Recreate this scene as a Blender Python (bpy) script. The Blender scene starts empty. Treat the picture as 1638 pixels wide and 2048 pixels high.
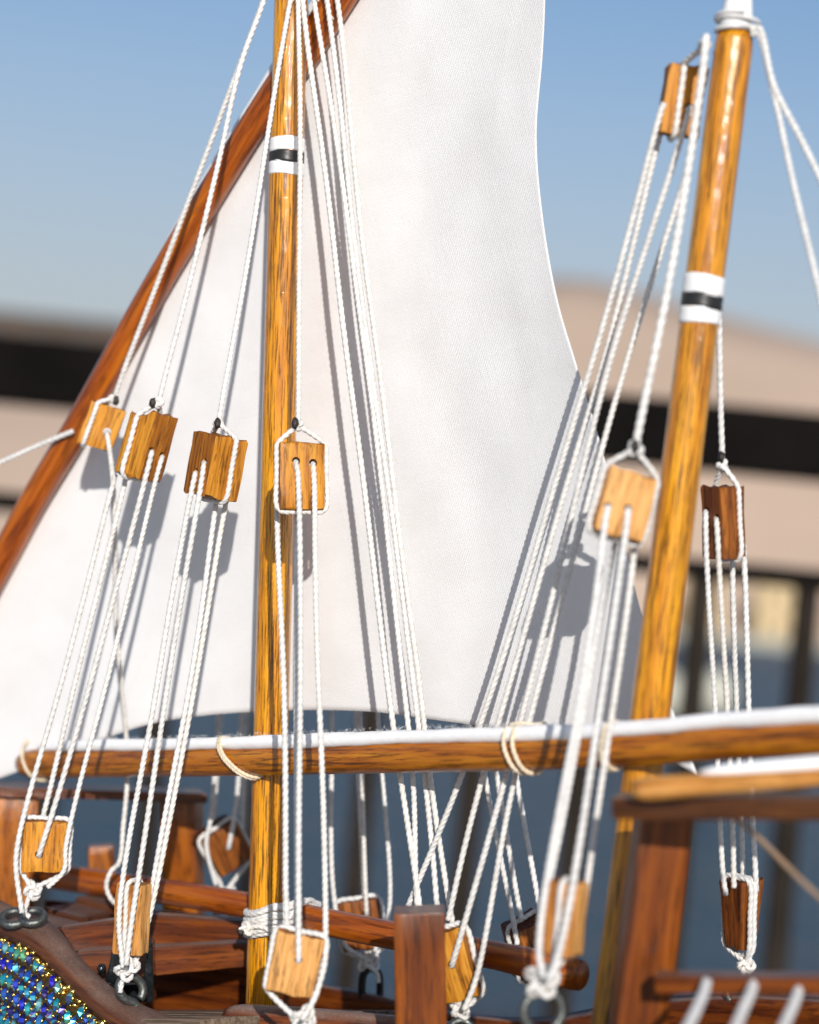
import bpy, bmesh, math, random
import numpy as np
from mathutils import Vector, Matrix, noise as mnoise

random.seed(7); np.random.seed(7)
S = bpy.context.scene
COL = S.collection
R = math.radians

# ------------------------------------------------------------------ camera
W, H = 1638.0, 2048.0
F = 4300.0                                   # focal length in photo pixels
CAM = Vector((0, 0, 0.90))
PITCH, ROLL = R(2.0), R(5.5)
fw = Vector((0, math.cos(PITCH), math.sin(PITCH)))
r0 = Vector((1, 0, 0)); u0 = r0.cross(fw)
rt = (math.cos(ROLL)*r0 + math.sin(ROLL)*u0).normalized()
up = (-math.sin(ROLL)*r0 + math.cos(ROLL)*u0).normalized()
cd = bpy.data.cameras.new('camera'); cam = bpy.data.objects.new('camera', cd); COL.objects.link(cam)
cam.matrix_world = Matrix(((rt.x, up.x, -fw.x, CAM.x), (rt.y, up.y, -fw.y, CAM.y), (rt.z, up.z, -fw.z, CAM.z), (0, 0, 0, 1)))
cd.sensor_fit = 'HORIZONTAL'; cd.sensor_width = 24.0; cd.lens = F*24.0/W
cd.clip_start = 0.02; cd.clip_end = 6000
cd.dof.use_dof = True; cd.dof.focus_distance = 0.955; cd.dof.aperture_fstop = 4.4; cd.dof.aperture_blades = 9
S.camera = cam

def P(px, py, d):
    """World point that lies d metres in front of the camera, seen at photo pixel (px, py)."""
    px, py, d = float(px), float(py), float(d)
    return CAM + d*(fw + rt*((px-W/2)/F) + up*((H/2-py)/F))

# ------------------------------------------------------------------ light
L = (fw + rt*((270-W/2)/F) + up*((H/2-2545)/F)).normalized()     # the way the sunlight travels
sun_el = math.asin(-L.z); sun_az = math.atan2(-L.x, -L.y)          # azimuth of the sun, clockwise from +Y
wd = bpy.data.worlds.new('World'); S.world = wd; wd.use_nodes = True
nt = wd.node_tree; nt.nodes.clear()
sky = nt.nodes.new('ShaderNodeTexSky'); sky.sky_type = 'NISHITA'; sky.sun_disc = False
sky.sun_elevation = sun_el; sky.sun_rotation = sun_az
sky.air_density = 1.0; sky.dust_density = 0.9; sky.ozone_density = 3.2; sky.altitude = 0
bg = nt.nodes.new('ShaderNodeBackground'); bg.inputs['Strength'].default_value = 0.118
wo = nt.nodes.new('ShaderNodeOutputWorld')
# dusty haze all round the horizon, thinning with height
gz = nt.nodes.new('ShaderNodeTexCoord'); sx = nt.nodes.new('ShaderNodeSeparateXYZ'); hz = nt.nodes.new('ShaderNodeMapRange'); hz.interpolation_type = 'SMOOTHSTEP'
hz.inputs[1].default_value = 0.0; hz.inputs[2].default_value = 0.335; hz.inputs[3].default_value = 0.95; hz.inputs[4].default_value = 0.0
hm = nt.nodes.new('ShaderNodeMix'); hm.data_type = 'RGBA'; hm.inputs[7].default_value = (4.15, 4.05, 4.0, 1)
nt.links.new(gz.outputs['Generated'], sx.inputs[0]); nt.links.new(sx.outputs['Z'], hz.inputs[0]); nt.links.new(hz.outputs[0], hm.inputs[0])
nt.links.new(sky.outputs[0], hm.inputs[6]); nt.links.new(hm.outputs[2], bg.inputs[0]); nt.links.new(bg.outputs[0], wo.inputs[0])
sl = bpy.data.lights.new('sun', 'SUN'); sl.energy = 4.2; sl.angle = R(0.5); sl.color = (1.0, 0.955, 0.90)
so = bpy.data.objects.new('sun', sl); COL.objects.link(so)
so.rotation_euler = L.to_track_quat('-Z', 'Y').to_euler(); so.location = (0, 0, 5)
S.view_settings.view_transform = 'Standard'; S.view_settings.look = 'None'
S.view_settings.exposure = 0.0; S.view_settings.gamma = 1.0
S.view_settings.use_curve_mapping = False
S.render.engine = 'CYCLES'
S.cycles.use_denoising = True
S.cycles.max_bounces = 6

# ------------------------------------------------------------------ materials
def new_mat(name):
    m = bpy.data.materials.new(name); m.use_nodes = True
    n = m.node_tree; b = n.nodes['Principled BSDF']
    return m, n, b
def N(n, t, **kw):
    x = n.nodes.new(t)
    for k, v in kw.items():
        if k in x.inputs: x.inputs[k].default_value = v
        else: setattr(x, k, v)
    return x
def ramp(n, fac, stops):
    r = n.nodes.new('ShaderNodeValToRGB'); e = r.color_ramp.elements
    while len(e) < len(stops): e.new(0.5)
    for q, (p, c) in zip(e, stops): q.position = p; q.color = (*c, 1)
    n.links.new(fac, r.inputs[0]); return r
def mapped(n, scale, coord='Object'):
    tc = n.nodes.new('ShaderNodeTexCoord'); mp = n.nodes.new('ShaderNodeMapping')
    mp.inputs['Scale'].default_value = scale
    oi = n.nodes.new('ShaderNodeObjectInfo'); mul = n.nodes.new('ShaderNodeVectorMath'); mul.operation = 'ADD'
    sc = n.nodes.new('ShaderNodeMath'); sc.operation = 'MULTIPLY'; sc.inputs[1].default_value = 37.0
    n.links.new(oi.outputs['Random'], sc.inputs[0])
    n.links.new(tc.outputs[coord], mp.inputs[0]); n.links.new(mp.outputs[0], mul.inputs[0]); n.links.new(sc.outputs[0], mul.inputs[1])
    return mul.outputs[0]

def wood(name, light, mid, dark, pore=0.5, coat=1.0, rough=0.38, dust=0.0, across=700.0, along=45.0, blotch=60.0, coat_rough=0.1, bump=0.25, orange=0.12, side=None, thr=(0.38, 0.485)):
    """Varnished timber; the grain runs along the object's own Z axis."""
    m, n, b = new_mat(name); l = n.links
    broad = N(n, 'ShaderNodeTexNoise', Scale=1.0, Detail=5.0, Roughness=0.6); l.new(mapped(n, (blotch*4.0, blotch*4.0, blotch*0.18)), broad.inputs['Vector'])
    base = ramp(n, broad.outputs[0], [(0.28, dark), (0.47, mid), (0.68, light)])
    fine = N(n, 'ShaderNodeTexNoise', Scale=1.0, Detail=4.0, Roughness=0.7); l.new(mapped(n, (across, across, along)), fine.inputs['Vector'])
    pr = ramp(n, fine.outputs[0], [(thr[0], (0.07, 0.04, 0.03)), (thr[1], (1, 1, 1))])
    dk = N(n, 'ShaderNodeMix', data_type='RGBA', blend_type='MULTIPLY'); dk.inputs[0].default_value = pore
    l.new(base.outputs[0], dk.inputs[6]); l.new(pr.outputs[0], dk.inputs[7])
    mix = N(n, 'ShaderNodeMix', data_type='RGBA'); l.new(dk.outputs[2], mix.inputs[7]); l.new(base.outputs[0], mix.inputs[6]); mix.inputs[0].default_value = 0.85
    col = mix.outputs[2]
    if dust > 0:
        geo = n.nodes.new('ShaderNodeNewGeometry'); dot = N(n, 'ShaderNodeVectorMath', operation='DOT_PRODUCT'); dot.inputs[1].default_value = (0, 0, 1)
        l.new(geo.outputs['Normal'], dot.inputs[0])
        dn = N(n, 'ShaderNodeTexNoise', Scale=900.0, Detail=4.0); l.new(mapped(n, (1, 1, 1)), dn.inputs['Vector'])
        dn2 = N(n, 'ShaderNodeTexNoise', Scale=60.0, Detail=3.0); l.new(mapped(n, (1, 1, 1)), dn2.inputs['Vector'])
        mr = N(n, 'ShaderNodeMapRange'); mr.inputs[1].default_value = 0.45; mr.inputs[2].default_value = 0.95; l.new(dot.outputs['Value'], mr.inputs[0])
        mm = N(n, 'ShaderNodeMath', operation='MULTIPLY'); l.new(mr.outputs[0], mm.inputs[0])
        ad = N(n, 'ShaderNodeMath', operation='MULTIPLY'); l.new(dn.outputs[0], ad.inputs[0]); l.new(dn2.outputs[0], ad.inputs[1])
        ad2 = N(n, 'ShaderNodeMath', operation='MULTIPLY'); l.new(ad.outputs[0], ad2.inputs[0]); ad2.inputs[1].default_value = 4.0*dust
        l.new(ad2.outputs[0], mm.inputs[1])
        cl = N(n, 'ShaderNodeClamp'); l.new(mm.outputs[0], cl.inputs[0]); cl.inputs[2].default_value = 0.85
        dm = N(n, 'ShaderNodeMix', data_type='RGBA'); l.new(cl.outputs[0], dm.inputs[0]); l.new(col, dm.inputs[6]); dm.inputs[7].default_value = (0.23, 0.165, 0.135, 1)
        col = dm.outputs[2]
        rr = N(n, 'ShaderNodeMapRange'); rr.inputs[3].default_value = coat; rr.inputs[4].default_value = 0.0
        l.new(cl.outputs[0], rr.inputs[0]); l.new(rr.outputs[0], b.inputs['Coat Weight'])
    else:
        b.inputs['Coat Weight'].default_value = coat
    if side:                                              # side faces are multiplied browner, end faces darker still
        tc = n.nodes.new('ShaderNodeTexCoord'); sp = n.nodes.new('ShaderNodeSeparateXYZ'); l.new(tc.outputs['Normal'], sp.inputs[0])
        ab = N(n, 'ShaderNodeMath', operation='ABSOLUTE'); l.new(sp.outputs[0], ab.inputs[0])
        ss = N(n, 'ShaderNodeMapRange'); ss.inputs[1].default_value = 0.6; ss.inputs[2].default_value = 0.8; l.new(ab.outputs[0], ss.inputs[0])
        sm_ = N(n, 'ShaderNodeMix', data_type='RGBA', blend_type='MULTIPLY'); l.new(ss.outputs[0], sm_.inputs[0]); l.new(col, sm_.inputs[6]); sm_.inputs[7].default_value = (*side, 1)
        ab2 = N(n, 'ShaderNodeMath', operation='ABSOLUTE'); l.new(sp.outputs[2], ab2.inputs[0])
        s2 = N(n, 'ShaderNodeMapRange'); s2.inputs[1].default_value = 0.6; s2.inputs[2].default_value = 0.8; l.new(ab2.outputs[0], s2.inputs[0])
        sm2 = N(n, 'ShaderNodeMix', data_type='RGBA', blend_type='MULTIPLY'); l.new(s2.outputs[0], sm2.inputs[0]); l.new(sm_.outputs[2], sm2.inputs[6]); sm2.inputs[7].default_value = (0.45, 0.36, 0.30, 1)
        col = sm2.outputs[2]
    l.new(col, b.inputs['Base Color'])
    b.inputs['Roughness'].default_value = rough; b.inputs['Coat Roughness'].default_value = coat_rough
    b.inputs['Specular IOR Level'].default_value = 0.22
    bp = N(n, 'ShaderNodeBump', Strength=bump, Distance=0.0004); l.new(fine.outputs[0], bp.inputs['Height']); l.new(bp.outputs[0], b.inputs['Normal'])
    cn = N(n, 'ShaderNodeTexNoise', Scale=1.0, Detail=5.0, Roughness=0.6); l.new(mapped(n, (460, 460, 200)), cn.inputs['Vector'])
    cr = N(n, 'ShaderNodeMapRange'); cr.inputs[1].default_value = 0.35; cr.inputs[2].default_value = 0.7; cr.inputs[3].default_value = coat_rough*0.6; cr.inputs[4].default_value = coat_rough*2.6; l.new(broad.outputs[0], cr.inputs[0]); l.new(cr.outputs[0], b.inputs['Coat Roughness'])
    cb = N(n, 'ShaderNodeBump', Strength=orange, Distance=0.001); l.new(cn.outputs[0], cb.inputs['Height']); l.new(cb.outputs[0], b.inputs['Coat Normal'])
    return m

M = {}
M['mast'] = wood('honey_varnished_wood', (0.84, 0.385, 0.008), (0.70, 0.270, 0.005), (0.36, 0.098, 0.003), pore=1.0, coat=1.0, across=1350, along=42, bump=0.7, orange=0.40, coat_rough=0.055, thr=(0.425, 0.51))
M['boom'] = wood('amber_varnished_wood', (0.56, 0.205, 0.008), (0.40, 0.115, 0.005), (0.12, 0.028, 0.003), pore=0.85, coat=0.6, across=700, along=40, blotch=85, orange=0.4, thr=(0.40, 0.50))
M['yard'] = wood('red_brown_varnished_wood', (0.50, 0.140, 0.006), (0.33, 0.070, 0.004), (0.10, 0.017, 0.003), pore=0.65, coat=0.55, across=420, along=30, blotch=70, orange=0.3)
M['red'] = wood('mahogany_stained_wood', (0.21, 0.052, 0.005), (0.105, 0.022, 0.003), (0.03, 0.006, 0.002), pore=0.7, coat=0.5, across=600, along=55, dust=0.8, orange=0.6)
M['redp'] = wood('mahogany_post_wood', (0.25, 0.062, 0.004), (0.125, 0.027, 0.002), (0.04, 0.009, 0.001), pore=0.7, coat=0.18, across=520, along=40, dust=0.35)
M['stern'] = wood('orange_stern_wood', (0.46, 0.150, 0.008), (0.28, 0.070, 0.004), (0.085, 0.018, 0.003), pore=0.85, coat=0.7, across=520, along=60, orange=0.8)
M['dusty'] = wood('dusty_dark_wood', (0.15, 0.052, 0.020), (0.085, 0.027, 0.012), (0.035, 0.010, 0.005), pore=0.5, coat=0.15, rough=0.6, dust=0.45, across=420, along=45)
M['deck'] = wood('weathered_deck_wood', (0.27, 0.20, 0.145), (0.19, 0.135, 0.095), (0.09, 0.058, 0.04), pore=0.7, coat=0.0, rough=0.75, across=800, along=30, bump=0.7)
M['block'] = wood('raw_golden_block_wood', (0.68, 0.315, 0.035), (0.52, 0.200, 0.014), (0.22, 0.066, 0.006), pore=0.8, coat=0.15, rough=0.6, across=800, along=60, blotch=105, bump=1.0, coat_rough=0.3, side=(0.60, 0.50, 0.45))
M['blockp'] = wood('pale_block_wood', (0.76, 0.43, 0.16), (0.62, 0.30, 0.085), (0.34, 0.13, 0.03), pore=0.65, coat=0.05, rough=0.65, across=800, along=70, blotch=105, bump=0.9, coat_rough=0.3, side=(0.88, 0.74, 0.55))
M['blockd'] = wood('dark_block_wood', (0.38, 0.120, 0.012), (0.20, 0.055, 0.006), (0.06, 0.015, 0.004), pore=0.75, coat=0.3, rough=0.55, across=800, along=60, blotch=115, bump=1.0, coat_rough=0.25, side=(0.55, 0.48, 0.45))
M['darkw'] = wood('dark_shaded_wood', (0.16, 0.055, 0.008), (0.075, 0.024, 0.005), (0.03, 0.009, 0.003), pore=0.6, coat=0.3, across=420, along=40)  # for the cross plank; shade of the spar above is put into this colour
M['cut'] = wood('raw_cut_wood', (0.72, 0.38, 0.12), (0.52, 0.22, 0.045), (0.24, 0.08, 0.012), pore=0.5, coat=0.15, rough=0.55, across=300, along=40, blotch=80)

def cloth_rope(name, c, sheen=0.3):
    m, n, b = new_mat(name); l = n.links
    no = N(n, 'ShaderNodeTexNoise', Scale=260.0, Detail=4.0); l.new(mapped(n, (1, 1, 1)), no.inputs['Vector'])
    rp = ramp(n, no.outputs[0], [(0.3, tuple(x*0.80 for x in c)), (0.62, c)])
    oi = n.nodes.new('ShaderNodeObjectInfo'); tint = ramp(n, oi.outputs['Random'], [(0.0, (0.90, 0.89, 0.87)), (0.5, (1, 1, 1)), (1.0, (0.97, 0.94, 0.89))])
    tm = N(n, 'ShaderNodeMix', data_type='RGBA', blend_type='MULTIPLY'); tm.inputs[0].default_value = 1.0; l.new(rp.outputs[0], tm.inputs[6]); l.new(tint.outputs[0], tm.inputs[7]); l.new(tm.outputs[2], b.inputs['Base Color'])
    b.inputs['Roughness'].default_value = 0.6; b.inputs['Sheen Weight'].default_value = sheen
    fi = N(n, 'ShaderNodeTexNoise', Scale=2600.0, Detail=2.0); l.new(mapped(n, (1, 1, 1)), fi.inputs['Vector'])
    bp = N(n, 'ShaderNodeBump', Strength=0.35, Distance=0.0002); l.new(fi.outputs[0], bp.inputs['Height']); l.new(bp.outputs[0], b.inputs['Normal'])
    b.inputs['Subsurface Weight'].default_value = 0.0
    return m
M['rope'] = cloth_rope('white_nylon_cord', (0.78, 0.765, 0.74), 0.15)
M['tie'] = cloth_rope('cream_waxed_cord', (0.84, 0.71, 0.52), 0.1)
M['string'] = cloth_rope('tan_string', (0.50, 0.33, 0.20), 0.1)

def plain(name, c, rough=0.5, metal=0.0, coat=0.0, nscale=None, var=0.25, spec=0.5, bump=0.0):
    m, n, b = new_mat(name); l = n.links
    b.inputs['Roughness'].default_value = rough; b.inputs['Metallic'].default_value = metal
    b.inputs['Coat Weight'].default_value = coat; b.inputs['Specular IOR Level'].default_value = spec
    b.inputs['Base Color'].default_value = (*c, 1)
    if nscale:
        no = N(n, 'ShaderNodeTexNoise', Scale=nscale, Detail=5.0, Roughness=0.6); l.new(mapped(n, (1, 1, 1)), no.inputs['Vector'])
        rp = ramp(n, no.outputs[0], [(0.3, tuple(x*(1-var) for x in c)), (0.7, tuple(min(1, x*(1+var)) for x in c))]); l.new(rp.outputs[0], b.inputs['Base Color'])
        if bump:
            bp = N(n, 'ShaderNodeBump', Strength=bump, Distance=0.001); l.new(no.outputs[0], bp.inputs['Height']); l.new(bp.outputs[0], b.inputs['Normal'])
    return m
M['burnt'] = plain('scorched_cord_end', (0.022, 0.016, 0.012), 0.45, nscale=900, var=0.6, bump=0.6)
M['steel'] = plain('dull_galvanised_steel', (0.15, 0.16, 0.15), 0.42, metal=0.85, nscale=700, var=0.35, bump=0.3)
M['blacksteel'] = plain('black_steel', (0.03, 0.03, 0.032), 0.35, metal=0.6, nscale=600, var=0.4)
M['blackpaint'] = plain('glossy_black_paint', (0.008, 0.010, 0.011), 0.16, coat=0.6, nscale=250, var=0.3, bump=0.5)
M['tapew'] = plain('white_tape', (0.84, 0.84, 0.83), 0.42, nscale=220, var=0.05, bump=0.12)
M['tapeb'] = plain('black_tape', (0.018, 0.018, 0.018), 0.38, nscale=220, var=0.3, bump=0.12)
M['gold'] = plain('gold_setting', (0.85, 0.55, 0.16), 0.24, metal=1.0, nscale=500, var=0.35, bump=0.4)
M['goldbase'] = plain('tarnished_gold_backing', (0.16, 0.09, 0.022), 0.35, metal=0.8, nscale=700, var=0.6, bump=0.5)
M['roll'] = plain('white_felted_cloth', (0.92, 0.915, 0.91), 0.9, nscale=300, var=0.03, spec=0.1, bump=0.25)
M['rail'] = plain('bronze_painted_metal', (0.007, 0.006, 0.0055), 0.95, nscale=8, var=0.3, spec=0.03)
M['bal'] = plain('brown_painted_metal', (0.024, 0.019, 0.015), 0.9, nscale=8, var=0.3, spec=0.05)
M['sand'] = plain('dry_sand', (0.56, 0.415, 0.31), 0.95, nscale=0.03, var=0.10, spec=0.1)
M['brownhill'] = plain('brown_masonry', (0.085, 0.066, 0.054), 0.95, nscale=0.05, var=0.3, spec=0.1)
M['ochre'] = plain('ochre_render', (0.62, 0.47, 0.27), 0.9, nscale=0.1, var=0.12, spec=0.1)
M['pale'] = plain('pale_grey_green_stone', (0.36, 0.37, 0.33), 0.9, nscale=0.2, var=0.15, spec=0.1)
M['pave'] = plain('grey_paving', (0.40, 0.385, 0.37), 0.85, nscale=3, var=0.2, spec=0.2)
M['buoy'] = plain('pale_buoy_plastic', (0.55, 0.54, 0.44), 0.5, nscale=2, var=0.1)
M['dark'] = plain('dark_opening', (0.035, 0.03, 0.026), 0.6)

def water_mat():
    m, n, b = new_mat('sea_water'); l = n.links
    b.inputs['Base Color'].default_value = (0.015, 0.072, 0.115, 1); b.inputs['Roughness'].default_value = 0.35
    b.inputs['Specular IOR Level'].default_value = 0.10
    tc = n.nodes.new('ShaderNodeTexCoord')
    a = N(n, 'ShaderNodeTexNoise', Scale=0.9, Detail=6.0, Roughness=0.6); l.new(tc.outputs['Object'], a.inputs['Vector'])
    bp = N(n, 'ShaderNodeBump', Strength=1.0, Distance=0.6); l.new(a.outputs[0], bp.inputs['Height']); l.new(bp.outputs[0], b.inputs['Normal'])
    return m
M['water'] = water_mat()

def sail_mat():
    m, n, b = new_mat('white_sailcloth'); l = n.links
    uv = n.nodes.new('ShaderNodeTexCoord')
    mp = n.nodes.new('ShaderNodeMapping'); mp.inputs['Rotation'].default_value = (0, 0, R(-14)); l.new(uv.outputs['UV'], mp.inputs[0])
    wx = N(n, 'ShaderNodeTexWave', Scale=92.0, Distortion=2.6, bands_direction='X'); wx.inputs['Detail Scale'].default_value = 3.0; wx.inputs['Detail'].default_value = 1.0
    wy = N(n, 'ShaderNodeTexWave', Scale=92.0, Distortion=2.6, bands_direction='Y'); wy.inputs['Detail Scale'].default_value = 3.0; wy.inputs['Detail'].default_value = 1.0
    for q in (wx, wy): l.new(mp.outputs[0], q.inputs['Vector'])
    sl_ = n.nodes.new('ShaderNodeMapping'); sl_.inputs['Scale'].default_value = (330, 9, 1); l.new(mp.outputs[0], sl_.inputs[0])
    slub = N(n, 'ShaderNodeTexNoise', Scale=1.0, Detail=3.0); l.new(sl_.outputs[0], slub.inputs['Vector'])
    sl2 = n.nodes.new('ShaderNodeMapping'); sl2.inputs['Scale'].default_value = (9, 330, 1); l.new(mp.outputs[0], sl2.inputs[0])
    slub2 = N(n, 'ShaderNodeTexNoise', Scale=1.0, Detail=3.0); l.new(sl2.outputs[0], slub2.inputs['Vector'])
    s = N(n, 'ShaderNodeMath', operation='ADD'); l.new(wx.outputs['Fac'], s.inputs[0]); l.new(wy.outputs['Fac'], s.inputs[1])
    s2 = N(n, 'ShaderNodeMath', operation='ADD'); l.new(slub.outputs[0], s2.inputs[0]); l.new(slub2.outputs[0], s2.inputs[1])
    s3 = N(n, 'ShaderNodeMath', operation='MULTIPLY_ADD'); l.new(s2.outputs[0], s3.inputs[0]); s3.inputs[1].default_value = 1.6; l.new(s.outputs[0], s3.inputs[2])
    bp = N(n, 'ShaderNodeBump', Strength=0.28, Distance=0.00028); l.new(s3.outputs[0], bp.inputs['Height'])
    dirt = N(n, 'ShaderNodeTexNoise', Scale=9.0, Detail=6.0, Roughness=0.65); l.new(uv.outputs['UV'], dirt.inputs['Vector'])
    c1 = ramp(n, dirt.outputs[0], [(0.30, (0.86, 0.845, 0.83)), (0.6, (0.90, 0.893, 0.885))])
    spk = N(n, 'ShaderNodeTexNoise', Scale=330.0, Detail=1.0); l.new(uv.outputs['UV'], spk.inputs['Vector'])
    c2 = ramp(n, spk.outputs[0], [(0.175, (0.45, 0.33, 0.25)), (0.20, (1, 1, 1))])
    thr = ramp(n, s2.outputs[0], [(0.335, (0.70, 0.69, 0.68)), (0.385, (1, 1, 1))])
    mu = N(n, 'ShaderNodeMix', data_type='RGBA', blend_type='MULTIPLY'); mu.inputs[0].default_value = 1.0; l.new(c1.outputs[0], mu.inputs[6]); l.new(c2.outputs[0], mu.inputs[7])
    mu2 = N(n, 'ShaderNodeMix', data_type='RGBA', blend_type='MULTIPLY'); mu2.inputs[0].default_value = 1.0; l.new(mu.outputs[2], mu2.inputs[6]); l.new(thr.outputs[0], mu2.inputs[7])
    b.inputs['Roughness'].default_value = 0.85; b.inputs['Specular IOR Level'].default_value = 0.15
    l.new(mu2.outputs[2], b.inputs['Base Color']); l.new(bp.outputs[0], b.inputs['Normal'])
    tr = n.nodes.new('ShaderNodeBsdfTranslucent'); l.new(mu2.outputs[2], tr.inputs[0]); l.new(bp.outputs[0], tr.inputs[1])
    mx = n.nodes.new('ShaderNodeMixShader'); mx.inputs[0].default_value = 0.16
    l.new(b.outputs[0], mx.inputs[1]); l.new(tr.outputs[0], mx.inputs[2]); l.new(mx.outputs[0], n.nodes['Material Output'].inputs[0])
    return m
M['sail'] = sail_mat()

def gem_mat(name, c, film):
    m, n, b = new_mat(name); l = n.links
    oi = n.nodes.new('ShaderNodeObjectInfo')
    hs = N(n, 'ShaderNodeHueSaturation'); hs.inputs['Color'].default_value = (*c, 1)
    mr = N(n, 'ShaderNodeMapRange'); mr.inputs[3].default_value = 0.465; mr.inputs[4].default_value = 0.525; l.new(oi.outputs['Random'], mr.inputs[0]); l.new(mr.outputs[0], hs.inputs['Hue'])
    l.new(hs.outputs[0], b.inputs['Base Color'])
    b.inputs['Metallic'].default_value = 0.6; b.inputs['Roughness'].default_value = 0.16; b.inputs['Coat Weight'].default_value = 1.0; b.inputs['Coat Roughness'].default_value = 0.02
    b.inputs['Thin Film Thickness'].default_value = film; b.inputs['Thin Film IOR'].default_value = 1.6
    return m
GEMS = [gem_mat('blue_crystal', (0.012, 0.075, 0.52), 0), gem_mat('teal_crystal', (0.012, 0.28, 0.42), 0), gem_mat('violet_crystal', (0.055, 0.035, 0.24), 0),
        gem_mat('sea_green_crystal', (0.10, 0.38, 0.27), 0), gem_mat('navy_crystal', (0.010, 0.020, 0.13), 0), gem_mat('aqua_crystal', (0.16, 0.40, 0.46), 0)]

# ------------------------------------------------------------------ object helpers
def tag(o, label=None, cat=None, group=None, kind=None):
    if label: o['label'] = label
    if cat: o['category'] = cat
    if group: o['group'] = group
    if kind: o['kind'] = kind
    return o
def thing(name, loc, label, cat, group=None):
    o = bpy.data.objects.new(name, None); COL.objects.link(o); o.location = loc; o.empty_display_size = 0.01
    return tag(o, label, cat, group)
def world_of(o):
    m = Matrix.Identity(4)
    while o is not None:
        m = o.matrix_basis @ m; o = o.parent
    return m
def link(name, me, mat, parent=None, frame=None):
    o = bpy.data.objects.new(name, me); COL.objects.link(o)
    if mat is not None and len(me.materials) == 0: me.materials.append(mat)
    frame = frame or Matrix.Identity(4)
    if parent is not None:
        o.parent = parent; o.matrix_basis = world_of(parent).inverted() @ frame
    else: o.matrix_basis = frame
    return o
def frame_along(origin, axis, hint=None):
    z = axis.normalized(); h = hint or (-fw)
    x = h.cross(z)
    if x.length < 1e-5: x = Vector((1, 0, 0)).cross(z)
    x.normalize(); y = z.cross(x)
    return Matrix(((x.x, y.x, z.x, origin.x), (x.y, y.y, z.y, origin.y), (x.z, y.z, z.z, origin.z), (0, 0, 0, 1)))
def mesh_from(name, V, Fc, smooth=True):
    me = bpy.data.meshes.new(name); me.from_pydata([tuple(v) for v in V], [], [tuple(f) for f in Fc]); me.update()
    if smooth: me.polygons.foreach_set('use_smooth', [True]*len(me.polygons))
    return me
def from_world(name, V, Fc, mat, axis, parent=None, smooth=True, hint=None):
    V = [Vector(v) for v in V]; c = sum(V, Vector())/len(V)
    fr = frame_along(c, axis, hint); inv = fr.inverted()
    return link(name, mesh_from(name, [inv @ v for v in V], Fc, smooth), mat, parent, fr)

def resample(pts, step):
    """Catmull-Rom through world points, resampled evenly."""
    p = np.array([tuple(q) for q in pts], float)
    if len(p) == 2: dense = np.linspace(p[0], p[1], 40)
    else:
        e = np.vstack([2*p[0]-p[1], p, 2*p[-1]-p[-2]]); out = []
        for i in range(1, len(e)-2):
            a, b, c, d = e[i-1], e[i], e[i+1], e[i+2]
            l0, l1, l2 = (max(np.linalg.norm(y-x), 1e-9)**0.5 for x, y in ((a, b), (b, c), (c, d)))
            t0, t1 = 0.0, l0; t2 = t1+l1; t3 = t2+l2
            for t in np.linspace(t1, t2, 14, endpoint=False):
                A1 = (t1-t)/(t1-t0)*a+(t-t0)/(t1-t0)*b; A2 = (t2-t)/(t2-t1)*b+(t-t1)/(t2-t1)*c; A3 = (t3-t)/(t3-t2)*c+(t-t2)/(t3-t2)*d
                B1 = (t2-t)/(t2-t0)*A1+(t-t0)/(t2-t0)*A2; B2 = (t3-t)/(t3-t1)*A2+(t-t1)/(t3-t1)*A3
                out.append((t2-t)/(t2-t1)*B1+(t-t1)/(t2-t1)*B2)
        out.append(p[-1]); dense = np.array(out)
    s = np.concatenate([[0], np.cumsum(np.linalg.norm(np.diff(dense, axis=0), axis=1))])
    n = max(3, int(s[-1]/step)+1); q = np.linspace(0, s[-1], n)
    return np.stack([np.interp(q, s, dense[:, k]) for k in range(3)], 1)
def frames(c):
    t = np.gradient(c, axis=0); t /= np.linalg.norm(t, axis=1)[:, None]+1e-12
    a = np.cross(t[0], [0.31, 0.77, 0.55]); a /= np.linalg.norm(a); A = [a]
    for i in range(1, len(c)):
        a = A[-1]-t[i]*np.dot(A[-1], t[i]); A.append(a/(np.linalg.norm(a)+1e-12))
    A = np.array(A); return A, np.cross(t, A), t
def sweep(c, rad, nseg, twist=None):
    """rad(i_array, theta_array) -> radius grid. Closed tube with capped ends."""
    A, B, _ = frames(c); n = len(c); th = np.linspace(0, 2*math.pi, nseg, endpoint=False)
    rr = rad(np.arange(n)[:, None], th[None, :])
    tw = th[None, :] + (0 if twist is None else twist[:, None])
    V = c[:, None, :] + rr[..., None]*(np.cos(tw)[..., None]*A[:, None, :]+np.sin(tw)[..., None]*B[:, None, :])
    V = V.reshape(-1, 3)
    i = np.arange(n-1)[:, None]*nseg; j = np.arange(nseg)[None, :]; k = (j+1) % nseg
    Q = np.stack([i+j, i+k, i+nseg+k, i+nseg+j], -1).reshape(-1, 4)
    caps = [tuple(range(nseg-1, -1, -1)), tuple((n-1)*nseg+q for q in range(nseg))]
    return V, Q.tolist()+caps
RR = 0.00130                                         # radius of the white cord
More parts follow.
